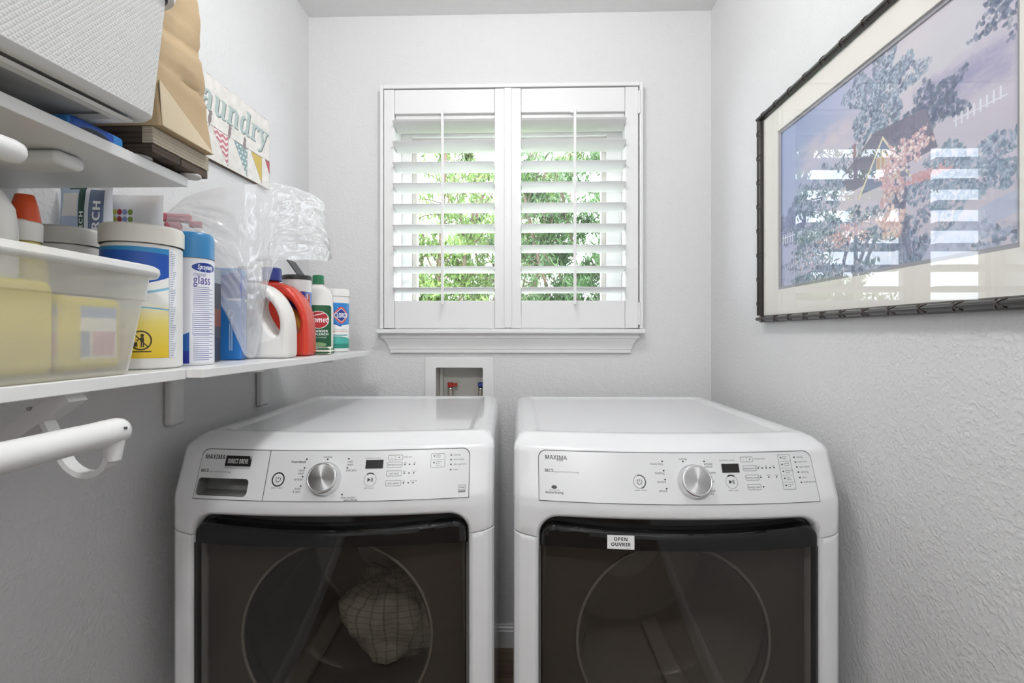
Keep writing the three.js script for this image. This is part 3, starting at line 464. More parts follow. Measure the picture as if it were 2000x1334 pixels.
{ // rods
  function rod(y, zEnd, label, k = 1) {
    const t = thing('closet_rod', label, 'rod', [-0.507, y, zEnd], 0, 'white closet rods');
    const c = new THREE.CylinderGeometry(0.0158, 0.0158, 1.05, 40, 1); c.rotateX(Math.PI / 2); c.translate(0, 0, 0.54); part('pole', c, M.shelf, t);
    const e = latheGeo([[0.0001, -0.006], [0.009, -0.005], [0.0145, -0.001], [0.0163, 0.006], [0.0163, 0.03], [0.0158, 0.031]], 40); e.rotateX(Math.PI / 2); part('end_cap', e, M.shelf, t);
    t.scale.set(k, k, 1); return t;
  }
  const r1 = rod(1.083, 1.322, 'white closet rod hanging below the lower shelf');
  const pin = new THREE.CylinderGeometry(0.0017, 0.0017, 0.004, 12); pin.rotateZ(Math.PI / 2); pin.translate(0.0159, 0.005, 0.012); part('screw', pin, M.gap, r1);
  const sock = latheGeo([[0.0125, 0.0], [0.0085, -0.024], [0.0075, -0.026], [0.0001, -0.026]], 24); sock.translate(0.001, -0.010, 0.012); part('hook_socket', sock, M.shelf, r1);
  rod(1.384, 1.45, 'white closet rod hanging below the upper shelf', 0.72);
  // rod hook: flat strap bent to a J, with a diagonal brace up to the shelf
  const t = thing('rod_bracket', 'grey-white J-shaped strap bracket carrying the lower closet rod', 'bracket', [0, 0, 1.334]);
  const strap = (pts, w, th) => { const c = new THREE.CatmullRomCurve3(pts.map((p) => V(p[0], p[1], 0))), rings = []; for (let i = 0; i <= 60; i++) { const p = c.getPoint(i / 60), d = c.getTangent(i / 60), n = V(-d.y, d.x, 0).multiplyScalar(th / 2); rings.push([[1, 1], [-1, 1], [-1, -1], [1, -1]].map(([a, b]) => V(p.x + n.x * a, p.y + n.y * a, b * w / 2))); } return creased(ringLoft(rings), 0.5); };
  part('hook', strap([[-0.597, 1.112], [-0.585, 1.088], [-0.572, 1.062], [-0.560, 1.042], [-0.544, 1.032], [-0.527, 1.032], [-0.514, 1.040], [-0.507, 1.056]], 0.016, 0.0065), M.bracket, t);
  part('brace', strap([[-0.555, 1.1295], [-0.62, 1.085], [-0.70, 1.03], [-0.78, 0.975], [-0.838, 0.935]], 0.026, 0.020), M.bracket, t);
  part('top_plate', rbox(0.075, 0.003, 0.024, 0.001, -0.592, 1.1298, 0), M.bracket, t);
  part('wall_plate', rbox(0.008, 0.2, 0.026, 0.002, XL + 0.0045, 1.028, 0), M.bracket, t);
  const sc = new THREE.CylinderGeometry(0.0025, 0.0025, 0.004, 14); sc.rotateX(Math.PI / 2); sc.translate(-0.598, 1.113, 0.013); part('screw', sc, M.steel, t);
}

// ---------------------------------------------------------------- picture on the right wall
{
  const W = 0.87, Hh = 0.61, t = thing('framed_picture', 'large dark-framed picture of a garden cottage on the right wall', 'picture', [XR, 1.543, 0.865], -Math.PI / 2);
  const frameMat = phys(lin(0.016, 0.012, 0.011), 0.3, { metalness: 0.35, clearcoat: 0.5, clearcoatRoughness: 0.15 });
  const bw = 0.02;
  const bar = (len) => { const s = new THREE.Shape(); s.moveTo(-bw / 2, 0.001); s.lineTo(-bw / 2, 0.014); s.lineTo(-bw / 2 + 0.003, 0.0165); s.quadraticCurveTo(-bw / 2 + 0.004, 0.027, 0, 0.028); s.quadraticCurveTo(bw / 2 - 0.004, 0.027, bw / 2 - 0.003, 0.0165); s.lineTo(bw / 2, 0.014); s.lineTo(bw / 2, 0.001); const g = new THREE.ExtrudeGeometry(s, { depth: len, bevelEnabled: false, curveSegments: 6 }); g.translate(0, 0, -len / 2); return g; };
  const ribbon = frameMat.clone(); ribbon.color = lin(0.05, 0.034, 0.03);
  const bars = [[0, Hh / 2 - bw / 2, W, 0], [0, -Hh / 2 + bw / 2, W, 0], [-W / 2 + bw / 2, 0, Hh - 2 * bw, 1], [W / 2 - bw / 2, 0, Hh - 2 * bw, 1]];
  for (const [x, y, len, vert] of bars) {
    const g = bar(len); // profile x across, y outwards, length along z
    g.applyMatrix4(vert ? new THREE.Matrix4().makeBasis(V(1, 0, 0), V(0, 0, 1), V(0, -1, 0)) : new THREE.Matrix4().makeBasis(V(0, 1, 0), V(0, 0, 1), V(1, 0, 0)));
    g.translate(x, y, 0); const b = part('frame_bar', g, frameMat, t);
    const n = Math.round(len / 0.07);
    for (let i = 0; i < n; i++) {
      const d = (i + 0.5) / n * len - len / 2, gs = [];
      for (const s of [-1, 1]) { const pts = []; for (let k = 0; k <= 8; k++) { const q = k / 8 * 2 - 1, out = 0.0165 + 0.0115 * Math.sqrt(1 - q * q * 0.9); pts.push(vert ? [x + q * 0.0075, y + d + s * q * 0.0085, out] : [x + d + s * q * 0.0085, y + q * 0.0075, out]); } gs.push(tubeGeo(pts, 0.0014, 10, 5)); }
      part('crossed_ribbon', mergeGeometries(gs), ribbon, b);
    }
  }
  // mat board with bevelled window
  const ow = W / 2 - bw + 0.004, oh = Hh / 2 - bw + 0.004, aw0 = -0.335, aw1 = 0.345, ah0 = -0.217, ah1 = 0.221;
  const ms = new THREE.Shape([[-ow, -oh], [ow, -oh], [ow, oh], [-ow, oh]].map((p) => new THREE.Vector2(...p))); ms.holes.push(new THREE.Path([[aw0, ah0], [aw0, ah1], [aw1, ah1], [aw1, ah0]].map((p) => new THREE.Vector2(...p))));
  const mg = new THREE.ExtrudeGeometry(ms, { depth: 0.004, bevelEnabled: false }); mg.translate(0, 0, 0.0085); part('mat_board', mg, std(lin(0.78, 0.76, 0.70), 0.85), t);
  const under = new THREE.Shape([[-ow, -oh], [ow, -oh], [ow, oh], [-ow, oh]].map((p) => new THREE.Vector2(...p))); const e = 0.008; under.holes.push(new THREE.Path([[aw0 + e, ah0 + e], [aw0 + e, ah1 - e], [aw1 - e, ah1 - e], [aw1 - e, ah0 + e]].map((p) => new THREE.Vector2(...p))));
  const ug = new THREE.ExtrudeGeometry(under, { depth: 0.0025, bevelEnabled: false }); ug.translate(0, 0, 0.0055); part('inner_mat', ug, std(lin(0.33, 0.33, 0.36), 0.85), t);
  const art = canvasTex(1536, 980, (g, w, h) => {
    let s = 99; const q = () => { s = (s * 1664525 + 1013904223) % 4294967296; return s / 4294967296; }, R = (a, b) => a + (b - a) * q();
    const sky = g.createLinearGradient(0, 0, w * 0.6, h * 0.7); sky.addColorStop(0, '#8a9cc4'); sky.addColorStop(0.45, '#acb3cf'); sky.addColorStop(0.75, '#cfc8d0'); sky.addColorStop(1, '#c9c4d0'); g.fillStyle = sky; g.fillRect(0, 0, w, h);
    const cloud = (x, y, r, c) => { for (let i = 0; i < 160; i++) { g.fillStyle = c; g.globalAlpha = 0.05; g.beginPath(); g.ellipse(x + R(-r, r), y + R(-r, r) * 0.4, R(20, 80), R(10, 40), 0, 0, 7); g.fill(); } g.globalAlpha = 1; };
    cloud(w * 0.3, h * 0.28, 220, '#e8dcdc'); cloud(w * 0.75, h * 0.15, 240, '#d8d0dc'); cloud(w * 0.85, h * 0.35, 180, '#7780ab');
    const dabs = (n, x, y, rx, ry, cols, s0, s1, a0 = 0.35, a1 = 0.8) => { for (let i = 0; i < n; i++) { const a = R(0, 6.28), d = Math.sqrt(q()) * (0.8 + 0.28 * Math.sin(a * 5 + x) + 0.14 * Math.sin(a * 11 + y)); g.fillStyle = cols[Math.floor(q() * cols.length)]; g.globalAlpha = R(a0, a1); g.beginPath(); g.ellipse(x + Math.cos(a) * d * rx, y + Math.sin(a) * d * ry, R(s0, s1), R(s0, s1) * 0.7, R(0, 3), 0, 7); g.fill(); } g.globalAlpha = 1; };
    const dk = ['#5d6880', '#6b7790', '#78869e', '#6f7b88', '#55607a'], mid = ['#8296ab', '#7489a0', '#93a6ba', '#6d8296', '#a5b4c6'], pale = ['#b6c3d2', '#c9d2de', '#a5b6c8'], fl = ['#d2aeb4', '#dcc6c8', '#c49da6', '#e8dad8', '#cba9b3'];
    dabs(500, w * 0.1, h * 0.62, 190, 130, ['#7682a4', '#8490b0', '#6b7898'], 10, 26); dabs(1400, w * 0.57, h * 0.2, 250, 260, [...dk, ...mid], 5, 17); dabs(600, w * 0.57, h * 0.2, 250, 250, pale, 3, 9);
    dabs(600, w * 0.76, h * 0.38, 170, 120, [...dk, '#66738c'], 5, 15); dabs(420, w * 0.97, h * 0.15, 150, 150, dk, 5, 13); dabs(420, w * 0.2, h * 0.5, 150, 100, [...dk, ...mid], 5, 14); dabs(600, w * 0.36, h * 0.48, 170, 120, [...dk, ...mid], 5, 14); dabs(200, w * 0.33, h * 0.46, 150, 100, pale, 3, 8);
    // gabled cottage among the leaves
    g.fillStyle = '#7d7b8e'; g.beginPath(); g.moveTo(w * 0.41, h * 0.47); g.lineTo(w * 0.55, h * 0.35); g.lineTo(w * 0.74, h * 0.37); g.lineTo(w * 0.78, h * 0.55); g.lineTo(w * 0.42, h * 0.58); g.fill(); dabs(260, w * 0.6, h * 0.44, 220, 60, ['#716f84', '#8a889b', '#7f8098'], 4, 10);
    g.fillStyle = '#9d8088'; g.fillRect(w * 0.45, h * 0.35, 26, 62); g.fillStyle = '#7f89a4'; g.beginPath(); g.moveTo(w * 0.49, h * 0.61); g.lineTo(w * 0.585, h * 0.40); g.lineTo(w * 0.68, h * 0.61); g.fill();
    g.strokeStyle = '#e4dcc0'; g.lineWidth = 10; g.beginPath(); g.moveTo(w * 0.48, h * 0.63); g.lineTo(w * 0.585, h * 0.395); g.lineTo(w * 0.69, h * 0.62); g.stroke();
    for (const dx of [-28, 0, 28]) { g.fillStyle = '#c2a48c'; const top = h * 0.475 - (dx ? 0 : 22); g.fillRect(w * 0.585 + dx - 11, top, 22, h * 0.565 - top); g.strokeStyle = '#eee6cc'; g.lineWidth = 3; g.strokeRect(w * 0.585 + dx - 11, top, 22, h * 0.565 - top); }
    dabs(1500, w * 0.28, h * 0.74, 430, 170, [...dk, ...mid], 5, 15); dabs(2400, w * 0.5, h * 0.93, 800, 160, [...dk, ...mid, '#8a97b2'], 6, 17); dabs(1300, w * 0.85, h * 0.7, 300, 150, [...mid, '#94a2bd', '#6f7d94'], 5, 14); dabs(400, w * 0.3, h * 0.7, 420, 140, pale, 3, 8); dabs(300, w * 0.85, h * 0.7, 300, 130, pale, 3, 8);
    g.fillStyle = '#b9c0d4'; g.beginPath(); g.moveTo(w * 0.72, h); g.quadraticCurveTo(w * 0.76, h * 0.86, w, h * 0.80); g.lineTo(w, h * 0.88); g.quadraticCurveTo(w * 0.88, h * 0.9, w * 0.86, h); g.fill(); dabs(220, w * 0.86, h * 0.92, 200, 70, ['#c3cadb', '#aab4cb', '#9aa6bf'], 5, 14);
    g.fillStyle = '#dfe1ea'; for (let i = 0; i < 8; i++) g.fillRect(w * 0.83 + i * 25, h * 0.46 - i * 3, 8, 44); g.fillRect(w * 0.825, h * 0.475, 210, 5); for (let i = 0; i < 5; i++) g.fillRect(30 + i * 28, h * 0.66, 8, 62); g.fillRect(22, h * 0.68, 146, 6);
    // a climbing rose and borders of flowers
    dabs(700, w * 0.645, h * 0.72, 70, 330, ['#7a7c92', '#8b8ea4', '#6b6f86'], 5, 13); dabs(420, w * 0.62, h * 0.58, 95, 130, fl, 5, 13, 0.6, 1); dabs(260, w * 0.7, h * 0.5, 110, 60, [...fl, '#f0e6de'], 4, 11, 0.6, 1); dabs(200, w * 0.62, h * 0.79, 85, 80, ['#dcc3bf', '#cfaeab', '#e8d8d2'], 7, 15, 0.6, 1); dabs(260, w * 0.42, h * 0.78, 210, 60, fl, 4, 11, 0.6, 1); dabs(140, w * 0.74, h * 0.64, 130, 26, ['#c99aa0', '#d4abb0'], 4, 10, 0.6, 1); dabs(320, w * 0.2, h * 0.86, 230, 70, ['#d5d9ea', '#c3cbe2', '#dcc2ca'], 4, 10, 0.6, 1);
    for (let i = 0; i < 700; i++) { g.strokeStyle = ['#9fafcc', '#bcc7da', '#8595b2', '#6b7992'][Math.floor(q() * 4)]; g.lineWidth = R(1.2, 3.4); g.globalAlpha = 0.6; const x = R(0, w * 0.72), y = R(h * 0.88, h + 20); g.beginPath(); g.moveTo(x, y); g.quadraticCurveTo(x + R(-8, 8), y - 20, x + R(-16, 16), y - R(26, 64)); g.stroke(); } g.globalAlpha = 1;
  });
  const ag = new THREE.PlaneGeometry(aw1 - aw0, ah1 - ah0); ag.translate((aw0 + aw1) / 2, (ah0 + ah1) / 2, 0.005); part('print', ag, std(0xffffff, 0.7, { map: art }), t);
  part('backing', spanBox(-ow, ow, -oh, oh, 0.001, 0.0045, 0.0005), std(lin(0.3, 0.25, 0.2), 0.9), t);
  const gg = new THREE.PlaneGeometry(2 * ow, 2 * oh); gg.translate(0, 0, 0.0155); part('glass', gg, M.glass, t);
}

// ---------------------------------------------------------------- laundry sign on the left wall
{
  const W = 0.42, Hh = 0.222, t = thing('wall_sign', 'whitewashed laundry sign with bunting hung on the left wall', 'sign', [XL + 0.0015, 1.779, 0.536], Math.PI / 2); t.rotation.order = 'YXZ'; t.rotation.z = 0.022;
  const tex = canvasTex(1512, 800, (g, w, h) => {
    let s = 31; const q = () => { s = (s * 1664525 + 1013904223) % 4294967296; return s / 4294967296; };
    g.fillStyle = '#e4e1db'; g.fillRect(0, 0, w, h);
    for (let i = 0; i < 420; i++) { g.fillStyle = q() < 0.5 ? '#d3d1cc' : '#f1efe9'; g.globalAlpha = 0.25; g.beginPath(); g.ellipse(q() * w, q() * h, 10 + q() * 50, 14 + q() * 60, q(), 0, 7); g.fill(); }
    g.globalAlpha = 1; g.font = 'italic bold 350px serif'; g.textBaseline = 'alphabetic'; g.textAlign = 'left';
    g.fillStyle = '#7b8684'; g.fillText('laundry', 128, 352, 1330); g.fillStyle = '#b4c3c0'; g.fillText('laundry', 116, 340, 1330);
    const flag = (x0, x1, yA, yB, tip, col, pat) => { g.save(); g.beginPath(); g.moveTo(x0, yA); g.lineTo(x1, yB); g.lineTo(x1 - 10, tip); g.closePath(); g.fillStyle = col; g.fill(); g.clip(); pat(x0, x1, yA, tip); g.restore(); g.strokeStyle = '#6d6a66'; g.lineWidth = 4; g.beginPath(); g.moveTo(x0, yA); g.lineTo(x1, yB); g.lineTo(x1 - 10, tip); g.closePath(); g.stroke(); };
    g.strokeStyle = '#8a8580'; g.lineWidth = 5; g.beginPath(); g.moveTo(0, 452); g.quadraticCurveTo(w / 2, 490, w, 470); g.stroke();
    const zig = (x0, x1, y0, y1) => { g.strokeStyle = '#eadfdd'; g.lineWidth = 22; for (let y = y0; y < y1; y += 56) { g.beginPath(); for (let i = 0; i <= 6; i++) { const x = x0 + (x1 - x0) * i / 6; i ? g.lineTo(x, y + (i % 2 ? 26 : 0)) : g.moveTo(x, y); } g.stroke(); } };
    const dots = (x0, x1, y0, y1) => { g.fillStyle = '#e8ecec'; for (let y = y0 + 25, r = 0; y < y1; y += 48, r++) for (let x = x0 + (r % 2) * 30; x < x1; x += 60) { g.beginPath(); g.arc(x, y, 12, 0, 7); g.fill(); } };
    const plain = () => {};
    flag(70, 280, 458, 466, 770, '#7fa09f', plain); flag(420, 690, 470, 478, 790, '#c77f88', zig); flag(790, 1040, 480, 482, 792, '#8fa6a8', dots); flag(1110, 1340, 482, 480, 780, '#cdb35f', plain); flag(1410, 1600, 478, 472, 740, '#b9545c', plain);
    g.fillStyle = '#8d8180'; for (const [x, y] of [[395, 400], [715, 415], [985, 440]]) { g.beginPath(); g.ellipse(x, y + 15, 26, 52, 0.25, 0, 7); g.fill(); g.beginPath(); g.arc(x + 12, y - 42, 24, 0, 7); g.fill(); g.beginPath(); g.moveTo(x - 14, y + 45); g.lineTo(x - 22, y + 120); g.lineTo(x + 6, y + 55); g.fill(); g.beginPath(); g.moveTo(x + 30, y - 46); g.lineTo(x + 52, y - 40); g.lineTo(x + 30, y - 34); g.fill(); }
    g.strokeStyle = '#9b7f73'; g.lineWidth = 5; for (let i = 0; i < 30; i++) { g.globalAlpha = 0.5; const e = q(); g.beginPath(); if (q() < 0.5) { g.moveTo(e * w, 2); g.lineTo(e * w + 60, 3); } else { g.moveTo(w - 3, e * h); g.lineTo(w - 3, e * h + 40); } g.stroke(); } g.globalAlpha = 1;
  });
  part('board', spanBox(-W / 2, W / 2, -Hh / 2, Hh / 2, 0, 0.0115, 0.001), std(lin(0.12, 0.075, 0.05), 0.8), t);
  const f = new THREE.PlaneGeometry(W - 0.002, Hh - 0.002); f.translate(0, 0, 0.0119); part('painted_face', f, std(0xffffff, 0.65, { map: tex }), t);
}

// ---------------------------------------------------------------- things on the upper shelf
{ // basket
  const t = thing('storage_basket', 'white embossed plastic laundry basket overhanging the upper shelf', 'basket', [-0.648, 1.4705, 1.522]); t.rotation.x = 0.04;
  const emboss = dataTex(64, (u, v) => { const a = Math.abs(((u * 2 + v * 2) % 1) - 0.5) * 2, b = Math.abs(((u * 2 - v * 2 + 2) % 1) - 0.5) * 2; return Math.min(1, Math.max(0, Math.min(a, b) * 2.2 - 0.3)); }, 1);
  const mat = std(lin(0.72, 0.72, 0.70), 0.42, { bumpMap: emboss, bumpScale: 0.0003, side: THREE.DoubleSide });
  const rg = (y, f, e = 0) => rrect(-0.163 - f - e, 0.163 + f + e, -0.240 - f - e, 0.240 + f + e, 0.022 + Math.max(-0.02, f), 10, 6).map(([x, z]) => V(x, y, z)).reverse();
  const body = ringLoft([rg(0.008, 0.0), rg(0.16, 0.018), rg(0.16, 0.015), rg(0.01, -0.003)], false, false);
  { const p = body.attributes.position, uv = body.attributes.uv; for (let i = 0; i < p.count; i++) uv.setXY(i, (p.getX(i) - p.getZ(i)) * 80, p.getY(i) * 80); }
  part('body', creased(body, 0.6), mat, t);
  part('base', creased(ringLoft([rg(0.004, -0.022), rg(0.0, -0.014), rg(0.002, -0.006), rg(0.0081, 0.0002), rg(0.0095, -0.003)], true, true), 0.9), std(lin(0.72, 0.72, 0.70), 0.42, { side: THREE.DoubleSide }), t);
  part('rim', creased(ringLoft([rg(0.164, 0.018, 0.002), rg(0.164, 0.018, 0.007), rg(0.172, 0.018, 0.009), rg(0.180, 0.018, 0.007), rg(0.182, 0.018, 0.001), rg(0.178, 0.018, -0.005), rg(0.158, 0.016, 0)], false, false), 0.8), std(lin(0.80, 0.80, 0.79), 0.4, { side: THREE.DoubleSide }), t);
  part('bottom_ridge', creased(ringLoft([rg(-0.001, -0.02), rg(-0.004, -0.024), rg(-0.004, -0.036), rg(0.001, -0.04)], false, false), 0.5), std(lin(0.72, 0.72, 0.70), 0.42, { side: THREE.DoubleSide }), t);
}
{ // blue pack under the basket
  const tex = canvasTex(256, 64, (g) => { g.fillStyle = '#1d56b4'; g.fillRect(0, 0, 256, 64); g.fillStyle = '#3f8fd8'; g.fillRect(200, 0, 56, 64); g.fillStyle = '#0d1a2e'; g.beginPath(); g.ellipse(110, 70, 80, 40, 0, 0, 7); g.fill(); });
  solo('wipes_pack', spanBox(-0.76, -0.550, 1.4545, 1.4715, 1.262, 1.345, 0.006, 3), std(0xffffff, 0.35, { map: tex }), 'flat blue and black pack squeezed under the white basket', 'pack');
}
{ // wooden crate base
  const t = thing('wooden_tray', 'dark weathered wooden tray with felt feet under the paper bag', 'tray', [-0.675, 1.4545, 1.182]);
  const w1 = woodTex(512, 128, '#c2b8a2', '#7d7362', '#ddd4c2', 3), w2 = woodTex(512, 128, '#4a3c33', '#1e1712', '#7c6c5e', 8), w3 = woodTex(512, 128, '#5a4a3e', '#241b15', '#86786a', 12);
  const light = std(0xffffff, 0.8, { map: w1 }), dark = std(0xffffff, 0.8, { map: w2 }), dark2 = std(0xffffff, 0.8, { map: w3 });
  const x0 = -0.16, x1 = 0.151, z0 = -0.0625, z1 = 0.0625;
  part('plank', spanBox(x1 - 0.016, x1, 0.0185, 0.042, z0, z1, 0.001, 1), light, t);
  part('plank', spanBox(x0, x1 - 0.0165, 0.034, 0.0418, z0, z1, 0.001, 1), dark2, t);
  part('plank', spanBox(x0, x1 - 0.0165, 0.0185, 0.0338, z0, z0 + 0.016, 0.001, 1), dark, t);
  part('plank', spanBox(x0, x1 - 0.0165, 0.0185, 0.0338, z1 - 0.016, z1, 0.001, 1), dark, t);
  part('plank', spanBox(x0, x1 - 0.001, 0.0055, 0.018, 0.004, z1, 0.001, 1), dark, t);
  part('plank', spanBox(x0, x1 - 0.002, 0.0055, 0.018, z0, 0.001, 0.001, 1), dark2, t);
  for (const [px, pz] of [[0.118, 0.045], [0.135, -0.04], [-0.13, 0.045]]) { const f = latheGeo([[0.0001, 0.0], [0.014, 0.0005], [0.016, 0.003], [0.015, 0.0057], [0.0001, 0.0057]], 24); f.translate(px, 0, pz); part('felt_pad', f, M.felt, t); }
}
{ // kraft paper bag
  const N = 40, K = 44, x0 = -0.79, x1 = -0.518, z0 = 1.126, z1 = 1.252, y0 = 1.4975, hgt = 0.38, rings = [];
  const per = rrect(x0, x1, z0, z1 - 0.008, 0.003, 14, 2);
  for (let j = 0; j <= K; j++) {
    const v = j / K, y = y0 + v * hgt;
    rings.push(per.map(([x, z]) => {
      const onSide = x > x1 - 0.0005 ? 1 : 0, zc = (z - (z0 + z1) / 2) / ((z1 - z0) / 2), xc = (x - (x0 + x1) / 2) / ((x1 - x0) / 2);
      let nx = x, nz = z;
      const sideW = sst(xc, 0.8, 1), frontW = sst(Math.abs(zc), 0.85, 1);
      nx += sideW * (sst(v, 0.08, 0.3) * (0.006 * noise.noise(v * 5, zc * 1.2, 1) + 0.002 * noise.noise(v * 13, zc * 2, 4)) + 0.005 * (1 - sst(v, 0, 0.18)) - 0.02 * v);
      nx += sideW * -0.006 * Math.exp(-(((v - 0.42) / 0.02) ** 2)) + sideW * -0.005 * Math.exp(-(((v - 0.26 - 0.02 * zc) / 0.018) ** 2)) - sideW * 0.006 * (1 - zc * zc) * sst(v, 0.15, 0.5);
      nz += (z > (z0 + z1) / 2 ? 1 : -1) * frontW * 0.004 * noise.noise(v * 6, xc * 3, 7) + -0.010 * v * zc * (0.4 + sideW);
      return V(nx, y, nz);
    }).reverse());
  }
  const kraft = canvasTex(512, 512, (g) => { let s = 5; const q = () => { s = (s * 1664525 + 1013904223) % 4294967296; return s / 4294967296; }; g.fillStyle = '#bda582'; g.fillRect(0, 0, 512, 512); for (let i = 0; i < 2600; i++) { g.fillStyle = q() < 0.5 ? '#b8976a' : '#d8ba90'; g.globalAlpha = 0.25; g.fillRect(q() * 512, q() * 512, 1 + q() * 14, 1); } g.globalAlpha = 1; });
  const t = thing('paper_bag', 'brown kraft paper bag standing on the wooden tray', 'bag');
  const m = std(0xffffff, 0.85, { map: kraft, side: THREE.DoubleSide });
  part('body', creased(ringLoft(rings, true, false), 0.8), m, t);
  const tri = [V(x1 + 0.006, y0 + 0.001, z0 - 0.002), V(x1 + 0.006, y0 + 0.001, z1 - 0.0105), V(x1 + 0.0005, y0 + 0.066, z1 - 0.012)];
  const flapTex = canvasTex(128, 128, (g) => { g.fillStyle = '#d8c8aa'; g.fillRect(0, 0, 128, 128); });
  part('bottom_flap', ringLoft([tri, tri.map((p) => p.clone().add(V(-0.002, 0, 0)))].reverse(), true, true), std(0xffffff, 0.85, { map: flapTex, side: THREE.DoubleSide }), t);
}

// ---------------------------------------------------------------- containers on the lower shelf
const px2x = (px, depth) => (px - 1026) * depth / 980;
function cyl(r, h, seg = 56) { const b = Math.min(0.004, r * 0.1); return latheGeo([[0.0001, 0], [r - b, 0], [r, b], [r, h - b], [r - b, h], [0.0001, h]], seg); }
function wrap(r, y0, y1, th0, th1) { const g = new THREE.CylinderGeometry(r, r, y1 - y0, 64, 1, true, THREE.MathUtils.degToRad(th0), THREE.MathUtils.degToRad(th1 - th0)); g.translate(0, (y0 + y1) / 2, 0); return g; }
const white = std(lin(0.82, 0.81, 0.78), 0.35), creamLid = std(lin(0.78, 0.76, 0.69), 0.4);
{ // large wipes canister
  const t = thing('wipes_canister', 'large wipes canister with blue and yellow label and white lid', 'canister', [-0.622, SY, 1.137]);
  const r = 0.0545;
  part('body', cyl(r, 0.198), white, t);
  part('lid', latheGeo([[r + 0.002, 0.197], [r + 0.0025, 0.201], [r + 0.0025, 0.222], [r, 0.2265], [r - 0.012, 0.228], [0.0001, 0.228]], 56), creamLid, t);
  const tex = canvasTex(1024, 1024, (g, w, h) => {
    const gr = g.createLinearGradient(0, 0.5 * h, 0, h); g.fillStyle = '#f4f4f0'; g.fillRect(0, 0, w, h);
    gr.addColorStop(0, '#f4f4ee'); gr.addColorStop(0.35, '#efdc7a'); gr.addColorStop(1, '#e8c32a'); g.fillStyle = gr; g.fillRect(0, h * 0.5, w * 0.9, h * 0.5);
    g.fillStyle = '#2f8fc9'; g.fillRect(0, 0, w * 0.9, h * 0.12); g.fillStyle = '#1d57b5'; g.beginPath(); g.moveTo(0, h * 0.02); g.lineTo(w * 0.9, h * 0.05); g.lineTo(w * 0.9, h * 0.26); g.quadraticCurveTo(w * 0.5, h * 0.42, 0, h * 0.40); g.fill();
    g.strokeStyle = '#8cc4de'; g.lineWidth = 22; g.beginPath(); g.moveTo(0, h * 0.48); g.quadraticCurveTo(w * 0.5, h * 0.47, w * 0.9, h * 0.36); g.stroke(); g.lineWidth = 12; g.strokeStyle = '#6fb4d6'; g.beginPath(); g.moveTo(0, h * 0.52); g.quadraticCurveTo(w * 0.6, h * 0.53, w * 0.9, h * 0.56); g.stroke();
    g.fillStyle = '#c9482b'; g.font = 'italic bold 60px serif'; g.textAlign = 'right'; g.fillText('da', w * 0.64, h * 0.63);
    g.fillStyle = '#8f9db2'; g.fillRect(w * 0.9, 0, w * 0.1, h); g.fillStyle = '#eef0f2'; g.fillRect(w * 0.905, 0, w * 0.095, h); g.fillStyle = '#7d86a6'; for (let y = 20; y < h; y += 17) g.fillRect(w * 0.915, y, w * (0.03 + 0.05 * ((y * 7) % 10) / 10), 5);
    // do-not-litter emblem
    const cx = w * 0.66, cy = h * 0.84; g.strokeStyle = '#3a3420'; g.fillStyle = '#3a3420'; g.lineWidth = 13; g.beginPath(); g.arc(cx, cy, 84, 0, 7); g.stroke(); g.beginPath(); g.arc(cx + 12, cy - 46, 15, 0, 7); g.fill(); g.fillRect(cx - 2, cy - 30, 28, 48); g.fillRect(cx, cy + 10, 11, 52); g.fillRect(cx + 16, cy + 10, 11, 52); g.lineWidth = 9; g.beginPath(); g.moveTo(cx + 2, cy - 22); g.lineTo(cx - 34, cy + 4); g.stroke(); g.fillRect(cx - 62, cy + 16, 34, 40); g.beginPath(); g.moveTo(cx - 58, cy - 62); g.lineTo(cx + 58, cy + 60); g.stroke();
    g.font = '22px sans-serif'; g.textAlign = 'center'; g.fillRect(cx - 85, h * 0.935, 170, 10);
  });
  part('label', wrap(r + 0.0006, 0.018, 0.190, -75, 92), std(0xffffff, 0.35, { map: tex }), t);
}
